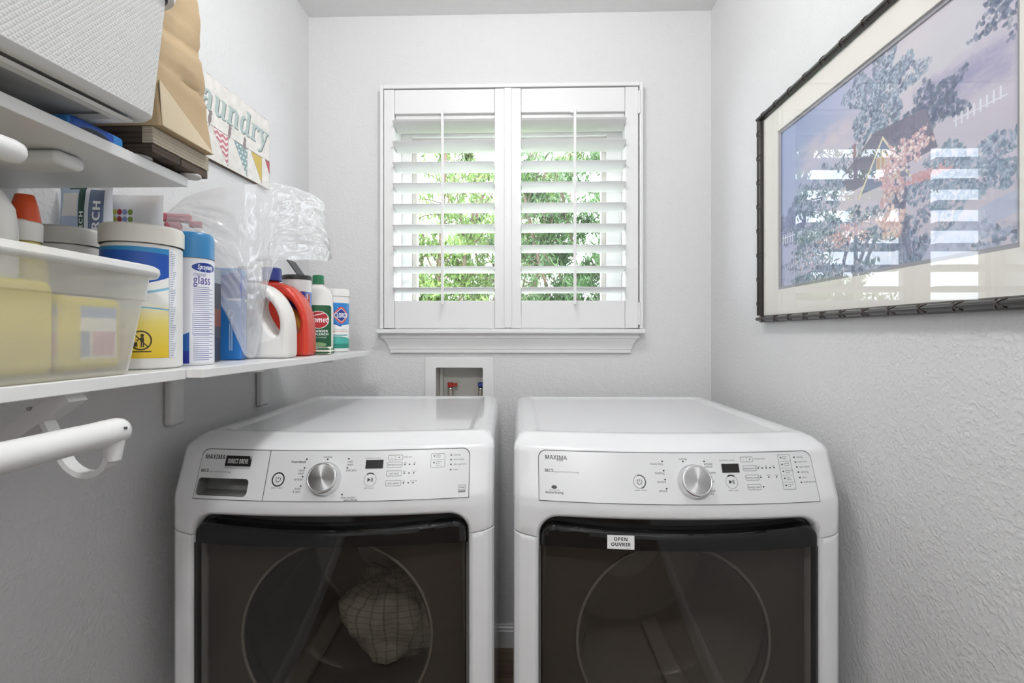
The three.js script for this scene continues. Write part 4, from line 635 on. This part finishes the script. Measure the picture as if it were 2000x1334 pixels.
{ // glass cleaner can
  const t = thing('spray_can', 'white and blue glass cleaner aerosol can with blue cap', 'spray can', [-0.600, SY, 1.047]);
  const r = 0.0335;
  const bodyG = latheGeo([[0.0001, 0], [r - 0.002, 0], [r, 0.002], [r, 0.188], [r - 0.003, 0.192], [0.0001, 0.192]], 48); part('body', bodyG, std(lin(0.8, 0.8, 0.82), 0.3), t);
  part('cap', latheGeo([[r + 0.0005, 0.19], [r + 0.0005, 0.226], [r - 0.002, 0.234], [r - 0.006, 0.236], [0.0001, 0.236]], 48), std(lin(0.045, 0.26, 0.55), 0.3), t);
  const tex = canvasTex(768, 768, (g, w, h) => {
    g.fillStyle = '#e9eaf0'; g.fillRect(0, 0, w, h); g.fillStyle = '#1f63b5'; g.beginPath(); g.moveTo(0, h * 0.82); g.lineTo(w * 0.45, h * 0.7); g.lineTo(w * 0.45, h); g.lineTo(0, h); g.fill(); g.fillStyle = '#23309b'; g.fillRect(0, h * 0.88, w * 0.45, h * 0.12);
    g.fillStyle = '#1d3f93'; g.beginPath(); g.ellipse(w * 0.68, h * 0.07, w * 0.2, h * 0.045, 0, 0, 7); g.fill(); g.beginPath(); g.ellipse(w * 0.12, h * 0.07, w * 0.16, h * 0.045, 0, 0, 7); g.fill(); g.fillStyle = '#fff'; g.font = 'italic bold 50px sans-serif'; g.textAlign = 'center'; g.fillText('Sprayway', w * 0.68, h * 0.09, 190); g.fillText('Sprayway', w * 0.12, h * 0.09, 150);
    g.fillStyle = '#5a4f93'; g.font = 'bold 84px sans-serif'; g.textAlign = 'left'; g.fillText('glass', w * 0.5, h * 0.235); g.font = '44px sans-serif'; g.fillText('cleaner', w * 0.5, h * 0.16); g.fillStyle = '#8287ad'; for (let y = 200; y < h - 20; y += 15) g.fillRect(w * 0.5, y, w * (0.24 + 0.16 * ((y * 13) % 10) / 10), 5); g.strokeStyle = '#8287ad'; g.lineWidth = 3; g.strokeRect(w * 0.49, h * 0.52, w * 0.42, h * 0.2);
  });
  part('label', wrap(r + 0.0005, 0.004, 0.186, -60, 130), std(0xffffff, 0.3, { map: tex }), t);
}
{ // translucent tub with yellow packs
  const frosted = phys(lin(0.92, 0.92, 0.88), 0.48, { transmission: 0.68, thickness: 0, side: THREE.DoubleSide });
  const t = thing('plastic_tub', 'translucent white plastic tub full of yellow packs on the lower shelf', 'tub', [-0.664, SY + 0.0005, 1.482]);
  const rg = (y, f) => rrect(-0.119 - f, 0.119 + f, -0.240 - f, 0.240 + f, 0.032 + f, 8, 7).map(([x, z]) => V(x, y, z)).reverse();
  part('body', creased(ringLoft([rg(0.004, -0.012), rg(0, -0.006), rg(0.004, 0), rg(0.02, 0.003), rg(0.10, 0.016), rg(0.102, 0.020), rg(0.14, 0.025)], true, false), 0.9), frosted, t);
  part('rim', creased(ringLoft([rg(0.134, 0.025), rg(0.134, 0.034), rg(0.140, 0.037), rg(0.146, 0.036), rg(0.149, 0.031), rg(0.148, 0.024)], false, false), 1.2), phys(lin(0.85, 0.85, 0.82), 0.3, { transmission: 0.25, thickness: 0, side: THREE.DoubleSide }), t);
  // contents: separate packs
  const yellow = (sd) => canvasTex(256, 256, (g) => { g.fillStyle = '#e4d24a'; g.fillRect(0, 0, 256, 256); if (sd === 1) { g.fillStyle = '#f0eee6'; g.fillRect(70, 30, 160, 190); g.fillStyle = '#9fb0d8'; g.fillRect(70, 30, 160, 40); g.fillStyle = '#dfa7b4'; g.fillRect(120, 120, 100, 90); g.fillStyle = '#8fa0c8'; g.fillRect(70, 120, 40, 90); } else { g.fillStyle = '#c9b63e'; g.fillRect(20, 40, 60, 170); } });
  const pack = (x, y, z, w, h, d, ry, rz, tex, label) => { const g = rbox(w, h, d, 0.012, 0, h / 2, 0, 4); const o = solo('sponge_pack', g, std(0xffffff, 0.5, { map: tex }), label, 'pack', 'yellow packs in the tub'); o.position.set(x, y, z); o.rotation.set(0, ry, rz); };
  pack(-0.578, SY + 0.008, 1.297, 0.032, 0.096, 0.095, 0.0, 0, yellow(1), 'yellow printed pack with pink and blue panel inside the tub');
  pack(-0.581, SY + 0.008, 1.41, 0.04, 0.110, 0.12, 0.0, 0.0, yellow(2), 'plain yellow pack in the middle of the tub');
  pack(-0.64, SY + 0.008, 1.56, 0.055, 0.095, 0.12, -0.05, 0.0, yellow(2), 'plain yellow pack at the near end of the tub');
  // bottle with orange nozzle, and a white bottle, standing in the tub
  const b = thing('squeeze_bottle', 'yellowish squeeze bottle with orange tip standing in the tub', 'bottle', [-0.676, SY + 0.008, 1.277]);
  part('body', latheGeo([[0.0001, 0], [0.022, 0], [0.024, 0.006], [0.024, 0.13], [0.021, 0.155], [0.016, 0.17], [0.015, 0.178], [0.0001, 0.178]], 36), std(lin(0.75, 0.66, 0.25), 0.4), b);
  part('collar', latheGeo([[0.0185, 0.172], [0.019, 0.196], [0.0165, 0.2], [0.0001, 0.2]], 32), white, b);
  const tip = part('nozzle', latheGeo([[0.0155, 0.198], [0.0125, 0.222], [0.009, 0.238], [0.0001, 0.24]], 28), std(lin(0.72, 0.09, 0.02), 0.4), b); tip.scale.set(1.2, 0.92, 1); tip.position.y = 0.016;
  const c = thing('white_bottle', 'plain white rounded bottle at the left edge of the tub', 'bottle', [-0.668, SY + 0.008, 1.345]);
  part('body', latheGeo([[0.0001, 0], [0.034, 0], [0.038, 0.006], [0.038, 0.18], [0.035, 0.205], [0.024, 0.225], [0.0001, 0.233]], 40), white, c);
}
{ // pale canister behind
  const t = thing('pale_canister', 'pale grey canister lid behind the tub beside the wipes', 'canister', [-0.757, SY, 1.128]); const r = 0.05;
  part('body', cyl(r, 0.2), white, t); part('lid', latheGeo([[r + 0.002, 0.199], [r + 0.002, 0.222], [r - 0.002, 0.227], [0.0001, 0.228]], 48), std(lin(0.74, 0.73, 0.69), 0.5), t);
}
function pillow(w, h, d, nu = 24, nv = 28, crumple = 0.003, sd = 1) {
  const pos = [], uv = [], idx = [];
  for (const s of [1, -1]) for (let j = 0; j <= nv; j++) for (let i = 0; i <= nu; i++) { const u = i / nu, v = j / nv, e = Math.pow(Math.max(0, 16 * u * (1 - u) * v * (1 - v)), 0.45), x = (u - 0.5) * w, y = v * h; pos.push(x, y, s * (d / 2 * e + crumple * e * noise.noise(u * 6 + sd, v * 7, s * 3)) + 0.006 * noise.noise(u * 3, v * 3, sd)); uv.push(u, v); }
  const B = (nu + 1) * (nv + 1); for (let j = 0; j < nv; j++) for (let i = 0; i < nu; i++) { const a = j * (nu + 1) + i, b = a + 1, c = a + nu + 1, e = c + 1; idx.push(a, b, e, a, e, c, B + a, B + e, B + b, B + a, B + c, B + e); }
  const g = new THREE.BufferGeometry(); g.setAttribute('position', new THREE.Float32BufferAttribute(pos, 3)); g.setAttribute('uv', new THREE.Float32BufferAttribute(uv, 2)); g.setIndex(idx); g.computeVertexNormals(); return g;
}
{ // starch pouches behind the tub
  const tex = canvasTex(512, 1024, (g, w, h) => { g.fillStyle = '#dfe6f0'; g.fillRect(0, 0, w, h); g.fillStyle = '#b9cde6'; g.fillRect(0, 0, w * 0.42, h); g.fillStyle = '#1d4a3f'; g.fillRect(w * 0.42, 0, w * 0.13, h); g.fillRect(w * 0.2, 0, w * 0.35, h * 0.03); g.fillStyle = '#f1f1ef'; g.fillRect(w * 0.08, h * 0.05, w * 0.32, h * 0.13); g.save(); g.translate(w * 0.525, h * 0.36); g.rotate(-Math.PI / 2); g.fillStyle = '#f4f4f4'; g.font = 'bold 58px sans-serif'; g.fillText('STARCH', 0, 0); g.restore(); g.save(); g.translate(w * 0.82, h * 0.42); g.rotate(-Math.PI / 2); g.fillStyle = '#6f7f9b'; g.fillRect(-20, -100, 420, 130); g.fillStyle = '#f4f6f8'; g.font = 'bold 92px sans-serif'; g.fillText('STARCH', 0, 0); g.restore(); });
  const o = solo('starch_pouch', pillow(0.09, 0.325, 0.03, 20, 28, 0.003, 1), phys(0xffffff, 0.25, { map: tex, side: THREE.DoubleSide }), 'pale blue starch pouch with dark green stripe behind the tub', 'pouch', 'starch pouches by the wall'); o.position.set(-0.793, SY, 1.050); o.rotation.y = 0.1;
  const tex2 = canvasTex(512, 1024, (g, w, h) => { g.fillStyle = '#eceef2'; g.fillRect(0, 0, w, h); const cols = ['#9db53c', '#c9d25a', '#b5404d', '#8f9fc4', '#7f9a3b']; for (let i = 0; i < 10; i++) { g.fillStyle = cols[i % 5]; g.beginPath(); g.ellipse(60 + (i % 5) * 46, 110 + Math.floor(i / 5) * 44, 22, 18, 0, 0, 7); g.fill(); } g.fillStyle = '#c9ccd3'; g.fillRect(20, 190, 260, 520); g.fillStyle = '#5d6472'; for (let y = 210; y < 690; y += 18) for (const x of [40, 130, 210]) g.fillRect(x, y, 22 + ((y * 7 + x) % 40), 5); g.fillStyle = '#1e4038'; g.fillRect(350, 180, 70, 34); g.fillStyle = '#a9a8d0'; g.beginPath(); g.moveTo(400, 300); g.lineTo(512, 330); g.lineTo(512, 560); g.lineTo(380, 520); g.fill(); });
  const p = solo('starch_pouch', pillow(0.105, 0.318, 0.026, 20, 28, 0.004, 4), phys(0xffffff, 0.2, { map: tex2, side: THREE.DoubleSide }), 'white pouch with coloured dots and small print behind the tub', 'pouch', 'starch pouches by the wall'); p.position.set(-0.738, SY, 1.008); p.rotation.y = 0.1;
}
{ // pink trigger sprayer
  const t = thing('spray_bottle', 'spray bottle with pink trigger head behind the clear plastic bag', 'bottle', [-0.742, SY, 0.905], 0.35); t.scale.y = 1.1;
  part('body', latheGeo([[0.0001, 0], [0.032, 0], [0.035, 0.006], [0.035, 0.14], [0.028, 0.18], [0.014, 0.215], [0.013, 0.235], [0.0001, 0.235]], 36), phys(lin(0.85, 0.85, 0.85), 0.3, { transmission: 0.3, thickness: 0 }), t);
  const pink = std(lin(0.62, 0.17, 0.22), 0.4);
  part('trigger_head', mergeGeometries([rbox(0.03, 0.028, 0.022, 0.006, 0.004, 0.25, 0), rbox(0.075, 0.016, 0.02, 0.005, 0.0, 0.272, 0), rbox(0.024, 0.012, 0.012, 0.003, 0.045, 0.262, 0)]), pink, t);
  part('trigger', (() => { const g = rbox(0.008, 0.045, 0.013, 0.003, 0, 0, 0); g.rotateZ(-0.4); g.translate(-0.026, 0.245, 0); return g; })(), white, t);
  const nz = new THREE.CylinderGeometry(0.008, 0.011, 0.03, 20); nz.rotateZ(Math.PI / 2); nz.translate(-0.05, 0.272, 0); part('nozzle', nz, white, t);
}
{ // blue box and dark box inside / behind the bag
  const tex = canvasTex(256, 512, (g, w, h) => { g.fillStyle = '#2f7fd0'; g.fillRect(0, 0, w, h); g.fillStyle = '#1f4fb0'; g.fillRect(0, 0, w, h * 0.32); g.fillStyle = '#4f9be0'; g.beginPath(); g.moveTo(0, h * 0.06); g.quadraticCurveTo(w * 0.5, h * 0.12, w, 0); g.lineTo(w, 0); g.lineTo(0, 0); g.fill(); g.save(); g.translate(w * 0.75, h * 0.9); g.rotate(-Math.PI / 2); g.fillStyle = '#bcd6f2'; g.font = 'bold 40px sans-serif'; g.fillRect(0, -26, 150, 8); g.fillRect(0, -10, 190, 8); g.restore(); g.strokeStyle = '#bcd6f2'; g.lineWidth = 5; g.beginPath(); g.arc(w * 0.7, h * 0.5, 22, 0, 7); g.stroke(); g.fillStyle = '#dfe9f5'; g.fillRect(w * 0.6, h * 0.33, w * 0.4, 14); });
  const o = solo('blue_box', rbox(0.066, 0.195, 0.05, 0.003, 0, 0.0975, 0), std(0xffffff, 0.35, { map: tex }), 'upright bright blue box wrapped in the clear plastic bag', 'box'); o.position.set(-0.642, SY + 0.0008, 0.872); o.rotation.y = 0.3;
  const tex3 = canvasTex(64, 256, (g) => { g.fillStyle = '#3b3f4a'; g.fillRect(0, 0, 64, 256); g.fillStyle = '#9aa3ad'; g.fillRect(0, 0, 64, 40); g.fillStyle = '#7b4634'; g.fillRect(0, 110, 64, 50); g.fillStyle = '#14233f'; g.fillRect(0, 190, 64, 66); });
  const d = solo('dark_carton', rbox(0.03, 0.185, 0.03, 0.003, 0, 0.0925, 0), std(0xffffff, 0.4, { map: tex3 }), 'narrow dark carton between the spray can and blue box', 'carton'); d.position.set(-0.627, SY + 0.0005, 0.955); d.rotation.y = 0.2;
}
// jugs: side outline with a handle hole, swelled front to back
function jug(name, label, pos, turn, body, capMat, W, H2, thick, mir) {
  const t = thing(name, label, 'bottle', pos, turn, 'detergent jugs');
  const w = W / 2, s = new THREE.Shape();
  s.moveTo(-w + 0.012, 0); s.lineTo(w - 0.012, 0); s.quadraticCurveTo(w, 0, w, 0.012); s.bezierCurveTo(w + 0.001, H2 * 0.45, w * 0.98, H2 * 0.62, w * 0.72, H2 * 0.80); s.bezierCurveTo(w * 0.5, H2 * 0.93, w * 0.3, H2, w * 0.05, H2); s.lineTo(-w * 0.35, H2); s.bezierCurveTo(-w * 0.75, H2 * 0.97, -w, H2 * 0.85, -w, H2 * 0.7); s.lineTo(-w, 0.012); s.quadraticCurveTo(-w, 0, -w + 0.012, 0);
  const h = new THREE.Path(); h.moveTo(w * 0.22, H2 * 0.80); h.bezierCurveTo(w * 0.45, H2 * 0.82, w * 0.73, H2 * 0.62, w * 0.74, H2 * 0.44); h.bezierCurveTo(w * 0.74, H2 * 0.31, w * 0.66, H2 * 0.28, w * 0.54, H2 * 0.35); h.bezierCurveTo(w * 0.28, H2 * 0.50, w * 0.05, H2 * 0.7, w * 0.22, H2 * 0.80);
  s.holes.push(h);
  const bt = 0.016, g = new THREE.ExtrudeGeometry(s, { depth: thick - 2 * bt, bevelEnabled: true, bevelThickness: bt, bevelSize: 0.009, bevelOffset: -0.009, bevelSegments: 5, curveSegments: 14 }); g.translate(0, 0, -(thick - 2 * bt) / 2);
  part('body', creased(g, 0.7), body, t);
  part('neck', latheGeo([[0.02, H2 - 0.006], [0.02, H2 + 0.006], [0.0001, H2 + 0.006]], 28), body, t).position.x = -w * 0.25;
  part('cap', latheGeo([[0.026, H2 + 0.006], [0.0265, H2 + 0.01], [0.025, H2 + 0.036], [0.023, H2 + 0.039], [0.0001, H2 + 0.039]], 32), capMat, t).position.x = -w * 0.25;
  return t;
}
{
  const redM = std(lin(0.66, 0.05, 0.025), 0.33), whiteM = std(lin(0.80, 0.78, 0.74), 0.36), blueCap = std(lin(0.03, 0.05, 0.28), 0.35);
  jug('detergent_jug', 'white detergent jug with handle opening under the clear bag', [-0.618, SY, 0.79], 0.12, whiteM, std(lin(0.8, 0.8, 0.8), 0.4), 0.155, 0.172, 0.075);
  const t = jug('detergent_jug', 'red-orange detergent jug with handle opening behind the white jug', [-0.630, SY, 0.668], 0.12, redM, blueCap, 0.165, 0.185, 0.08);
  const tex = canvasTex(256, 256, (g) => { g.fillStyle = '#e5b24b'; g.fillRect(0, 0, 256, 256); g.fillStyle = '#2b2f8a'; g.beginPath(); g.moveTo(0, 0); g.lineTo(256, 0); g.lineTo(256, 110); g.lineTo(0, 40); g.fill(); g.fillStyle = '#e6b6c0'; g.beginPath(); g.ellipse(40, 190, 90, 90, 0, 0, 7); g.fill(); g.fillStyle = '#2b2f4a'; g.font = 'bold 34px sans-serif'; g.fillText('D', 190, 190); });
  const bx = solo('printed_carton', rbox(0.05, 0.17, 0.016, 0.004, 0, 0.085, 0), std(0xffffff, 0.4, { map: tex }), 'yellow and blue printed carton seen through the red jug handle', 'carton'); bx.position.set(-0.612, SY + 0.0005, 0.6115); bx.rotation.y = 0.12;
}
{ // canister with open black lid
  const t = thing('wipes_canister', 'white wipes canister with black flip lid behind the red jug', 'canister', [-0.636, SY, 0.556]); const r = 0.038;
  part('body', cyl(r, 0.212), white, t);
  part('lid_base', latheGeo([[r + 0.001, 0.205], [r + 0.001, 0.215], [r - 0.002, 0.218], [0.0001, 0.218]], 40), std(lin(0.02, 0.02, 0.02), 0.4), t);
  const fl = rbox(0.05, 0.003, 0.05, 0.0015, 0.025, 0, 0); fl.rotateZ(2.2); fl.translate(0.012, 0.2195, 0); part('flip_lid', fl, std(lin(0.02, 0.02, 0.025), 0.35), t);
  const tex = canvasTex(512, 512, (g, w, h) => { g.fillStyle = '#6f8fcf'; g.fillRect(0, 0, w, h); g.fillStyle = '#4a61a8'; g.fillRect(0, 0, w * 0.4, h); g.fillStyle = '#b5483f'; g.fillRect(w * 0.45, h * 0.04, w * 0.4, h * 0.2); g.fillStyle = '#f3f3f3'; g.font = 'bold 60px sans-serif'; g.fillText('KILLS', w * 0.48, h * 0.13); g.fillText('99.9%', w * 0.48, h * 0.26); g.fillStyle = '#c98b9a'; g.fillRect(w * 0.4, h * 0.45, w * 0.6, h * 0.2); });
  part('label', wrap(r + 0.0006, 0.02, 0.172, -60, 110), std(0xffffff, 0.4, { map: tex }), t);
}
{ // blue-capped bottle with clear sprayer
  const t = thing('cleaner_bottle', 'white bottle with dark blue collar rising behind the jugs', 'bottle', [-0.692, SY, 0.607]);
  part('body', latheGeo([[0.0001, 0], [0.022, 0], [0.024, 0.005], [0.024, 0.13], [0.02, 0.165], [0.0145, 0.185], [0.0001, 0.185]], 32), white, t);
  part('collar', latheGeo([[0.0165, 0.186], [0.0175, 0.205], [0.0001, 0.207]], 28), std(lin(0.03, 0.05, 0.30), 0.35), t);
  part('spray_top', mergeGeometries([rbox(0.018, 0.05, 0.018, 0.005, 0, 0.23, 0), rbox(0.045, 0.014, 0.018, 0.005, -0.01, 0.258, 0)]), phys(lin(0.9, 0.9, 0.9), 0.2, { transmission: 0.5, thickness: 0 }), t);
}
{ // powder-cleanser bottle with green cap
  const t = thing('cleanser_bottle', 'white cleanser bottle with green cap and dark green label', 'bottle', [-0.618, SY, 0.455], 0.42);
  const rg = (y, a, b) => { const o = []; for (let i = 0; i < 40; i++) { const q = i / 40 * Math.PI * 2, c = Math.cos(q), s = Math.sin(q); o.push(V(Math.sign(c) * Math.abs(c) ** 0.62 * a, y, -Math.sign(s) * Math.abs(s) ** 0.62 * b)); } return o; };
  part('body', ringLoft([rg(0, 0.038, 0.024), rg(0.004, 0.042, 0.028), rg(0.12, 0.043, 0.029), rg(0.165, 0.041, 0.028), rg(0.185, 0.034, 0.024), rg(0.196, 0.022, 0.018), rg(0.200, 0.0145, 0.0145), rg(0.206, 0.014, 0.014)]), white, t);
  part('cap', latheGeo([[0.0165, 0.204], [0.017, 0.207], [0.0165, 0.228], [0.0145, 0.231], [0.0001, 0.231]], 24), std(lin(0.02, 0.19, 0.08), 0.4), t);
  const tex = canvasTex(512, 1024, (g, w, h) => { g.fillStyle = '#f1efe8'; g.fillRect(0, 0, w, h); g.fillStyle = '#1d5a37'; g.beginPath(); g.roundRect(10, 10, w - 20, h - 20, 50); g.fill(); g.fillStyle = '#f0efe8'; g.beginPath(); g.arc(w * 0.5, h * 0.34, 205, 0, 7); g.fill(); g.fillStyle = '#b5262c'; g.beginPath(); g.arc(w * 0.5, h * 0.34, 190, 0, 7); g.fill(); g.fillStyle = '#fff'; g.font = 'italic bold 170px sans-serif'; g.textAlign = 'center'; g.fillText('Comet', w * 0.5, h * 0.4, 360); g.strokeStyle = '#fff'; g.lineWidth = 16; g.beginPath(); g.moveTo(w * 0.3, h * 0.25); g.lineTo(w * 0.72, h * 0.19); g.stroke(); g.font = 'bold 74px sans-serif'; g.fillText('CLEANSER', w * 0.5, h * 0.62, 400); g.fillText('w/ BLEACH', w * 0.5, h * 0.69, 400); g.font = '40px sans-serif'; g.fillText('soft scrub gel', w * 0.56, h * 0.75); g.fillStyle = '#8fb07d'; g.beginPath(); g.ellipse(w * 0.5, h * 0.9, 150, 50, 0, 0, 7); g.fill(); });
  part('label', plate(span(-0.037, 0.037, 10), () => 0.012, () => 0.142, (x) => 0.0292 * Math.pow(Math.max(0, 1 - Math.abs(x / 0.043) ** 3.2), 0.31) + 0.0008, 0.0006, 3), std(0xffffff, 0.4, { map: tex }), t);
}
{ // small disinfecting wipes canister
  const t = thing('wipes_canister', 'small wipes canister with blue and teal label at the shelf end', 'canister', [-0.597, SY, 0.372]); const r = 0.040;
  part('body', cyl(r, 0.176), white, t); part('lid', latheGeo([[r + 0.0015, 0.173], [r + 0.002, 0.176], [r + 0.002, 0.192], [r - 0.002, 0.196], [0.0001, 0.197]], 48), white, t);
  const tex = canvasTex(1024, 1024, (g, w, h) => {
    g.fillStyle = '#f2f3f0'; g.fillRect(0, 0, w, h); g.fillStyle = '#2b86cf'; g.beginPath(); g.moveTo(0, 0); g.lineTo(w, 0); g.lineTo(w, h * 0.46); g.lineTo(w * 0.62, h * 0.5); g.lineTo(0, h * 0.32); g.fill(); g.fillStyle = '#1c5fae'; g.beginPath(); g.moveTo(0, h * 0.32); g.lineTo(w * 0.62, h * 0.5); g.lineTo(w * 0.62, h * 0.53); g.lineTo(0, h * 0.36); g.fill();
    g.fillStyle = '#4fb3a4'; g.beginPath(); g.moveTo(0, h * 0.78); g.quadraticCurveTo(w * 0.5, h * 0.68, w, h * 0.8); g.lineTo(w, h); g.lineTo(0, h); g.fill(); g.fillStyle = '#2f8f80'; g.fillRect(0, h * 0.9, w, h * 0.1);
    g.save(); g.translate(w * 0.62, h * 0.27); g.fillStyle = '#d9534a'; g.beginPath(); g.moveTo(-280, 0); g.lineTo(-60, -185); g.lineTo(60, -185); g.lineTo(280, 0); g.lineTo(60, 185); g.lineTo(-60, 185); g.fill(); g.fillStyle = '#fff'; g.beginPath(); g.moveTo(-252, 0); g.lineTo(0, -160); g.lineTo(252, 0); g.lineTo(0, 160); g.fill(); g.fillStyle = '#23408f'; g.beginPath(); g.moveTo(-235, 0); g.lineTo(0, -148); g.lineTo(235, 0); g.lineTo(0, 148); g.fill(); g.fillStyle = '#fff'; g.font = 'bold 150px sans-serif'; g.textAlign = 'center'; g.textBaseline = 'middle'; g.fillText('CLOROX', 0, 4, 430); g.restore();
    g.fillStyle = '#6a7d8f'; g.font = '44px sans-serif'; g.textAlign = 'center'; g.fillText('Disinfecting Wipes', w * 0.62, h * 0.6, 400); g.fillStyle = '#d0604d'; g.font = 'bold 42px sans-serif'; g.fillText('Kills 99.9% of Viruses & Bacteria*', w * 0.55, h * 0.645, 620); g.fillStyle = '#2e8f94'; g.fillRect(w * 0.35, h * 0.7, w * 0.5, 22); g.fillStyle = '#7f92a0'; g.fillRect(w * 0.42, h * 0.75, w * 0.36, 10);
  });
  part('label', wrap(r + 0.0006, 0.012, 0.152, -45, 100), std(0xffffff, 0.35, { map: tex }), t);
}
{ // small green and white packet lying down
  const tex = canvasTex(512, 256, (g, w, h) => { g.fillStyle = '#eceee2'; g.fillRect(0, 0, w, h); g.fillStyle = '#1f5c37'; g.beginPath(); g.moveTo(0, 10); g.lineTo(w * 0.8, 10); g.lineTo(w, 70); g.lineTo(w * 0.85, 105); g.lineTo(0, 95); g.fill(); g.beginPath(); g.moveTo(0, 160); g.lineTo(w * 0.85, 165); g.lineTo(w, 200); g.lineTo(w * 0.8, 250); g.lineTo(0, 250); g.fill(); g.fillStyle = '#f0f2e6'; g.font = 'italic bold 44px sans-serif'; g.fillRect(w * 0.1, 40, 150, 16); g.font = 'bold 28px sans-serif'; g.fillRect(w * 0.1, 205, 110, 14); });
  const g = rbox(0.062, 0.022, 0.03, 0.009, 0, 0.011, 0, 4); const o = solo('scrub_packet', g, std(0xffffff, 0.45, { map: tex }), 'small green and white packet lying at the shelf edge', 'packet'); o.position.set(-0.546, SY + 0.0005, 0.604); o.rotation.y = 0.1;
}
{ // clear plastic bag draped over the middle of the shelf
  const film = phys(lin(0.97, 0.97, 0.97), 0.15, { transmission: 0.8, thickness: 0, ior: 1.45, side: THREE.DoubleSide });
  const t = thing('plastic_bag', 'large crumpled clear plastic bag draped over the bottles on the shelf', 'bag');
  // columns from near to far: [z, x, top, bottom]
  const cols = [[0.985, -0.69, 1.44, 1.42], [0.965, -0.665, 1.475, 1.37], [0.93, -0.612, 1.505, 1.25], [0.89, -0.594, 1.52, 1.160], [0.845, -0.592, 1.534, 1.160], [0.822, -0.582, 1.545, 1.30], [0.79, -0.575, 1.552, 1.372], [0.72, -0.565, 1.562, 1.385], [0.64, -0.555, 1.569, 1.398], [0.58, -0.55, 1.560, 1.404], [0.545, -0.552, 1.50, 1.409], [0.52, -0.555, 1.425, 1.411]];
  const curve = (i) => new THREE.CatmullRomCurve3(cols.map((c) => V(c[0], c[i], 0)), false, 'catmullrom', 0.3);
  const cx = curve(1), ct = curve(2), cb = curve(3);
  const sheet = (off, amp, sd) => { const NU = 90, NV = 60, pos = [], uv = [], idx = []; for (let j = 0; j <= NV; j++) for (let i = 0; i <= NU; i++) { const u = i / NU, v = j / NV, a = cx.getPoint(u), y = cb.getPoint(u).y + (ct.getPoint(u).y - cb.getPoint(u).y) * v, env = Math.sin(Math.PI * Math.min(1, v * 1.02)) ** 0.6; const f1 = noise.noise(u * 7 + sd, v * 5, sd), f2 = Math.abs(noise.noise(u * 15 + v * 7, v * 11 - u * 5, sd + 2)), f3 = noise.noise(u * 30, v * 26, sd + 5); pos.push(a.y + off * env * Math.sin(Math.PI * u) ** 0.5 + amp * (f1 * 1.1 + f2 * 1.2 - 0.3 + f3 * 0.18) * (0.3 + 0.7 * env), y + 0.004 * f1, a.x + 0.006 * f2); uv.push(u, v); } for (let j = 0; j < NV; j++) for (let i = 0; i < NU; i++) { const a = j * (NU + 1) + i, b = a + 1, c = a + NU + 1, d = c + 1; idx.push(a, d, b, a, c, d); } const g = new THREE.BufferGeometry(); g.setAttribute('position', new THREE.Float32BufferAttribute(pos, 3)); g.setAttribute('uv', new THREE.Float32BufferAttribute(uv, 2)); g.setIndex(idx); g.computeVertexNormals(); return g; };
  part('film_front', sheet(0.006, 0.008, 1.3), film, t);
  part('film_back', sheet(-0.012, 0.006, 6.1), film, t);
}

renderer.render(scene, camera);
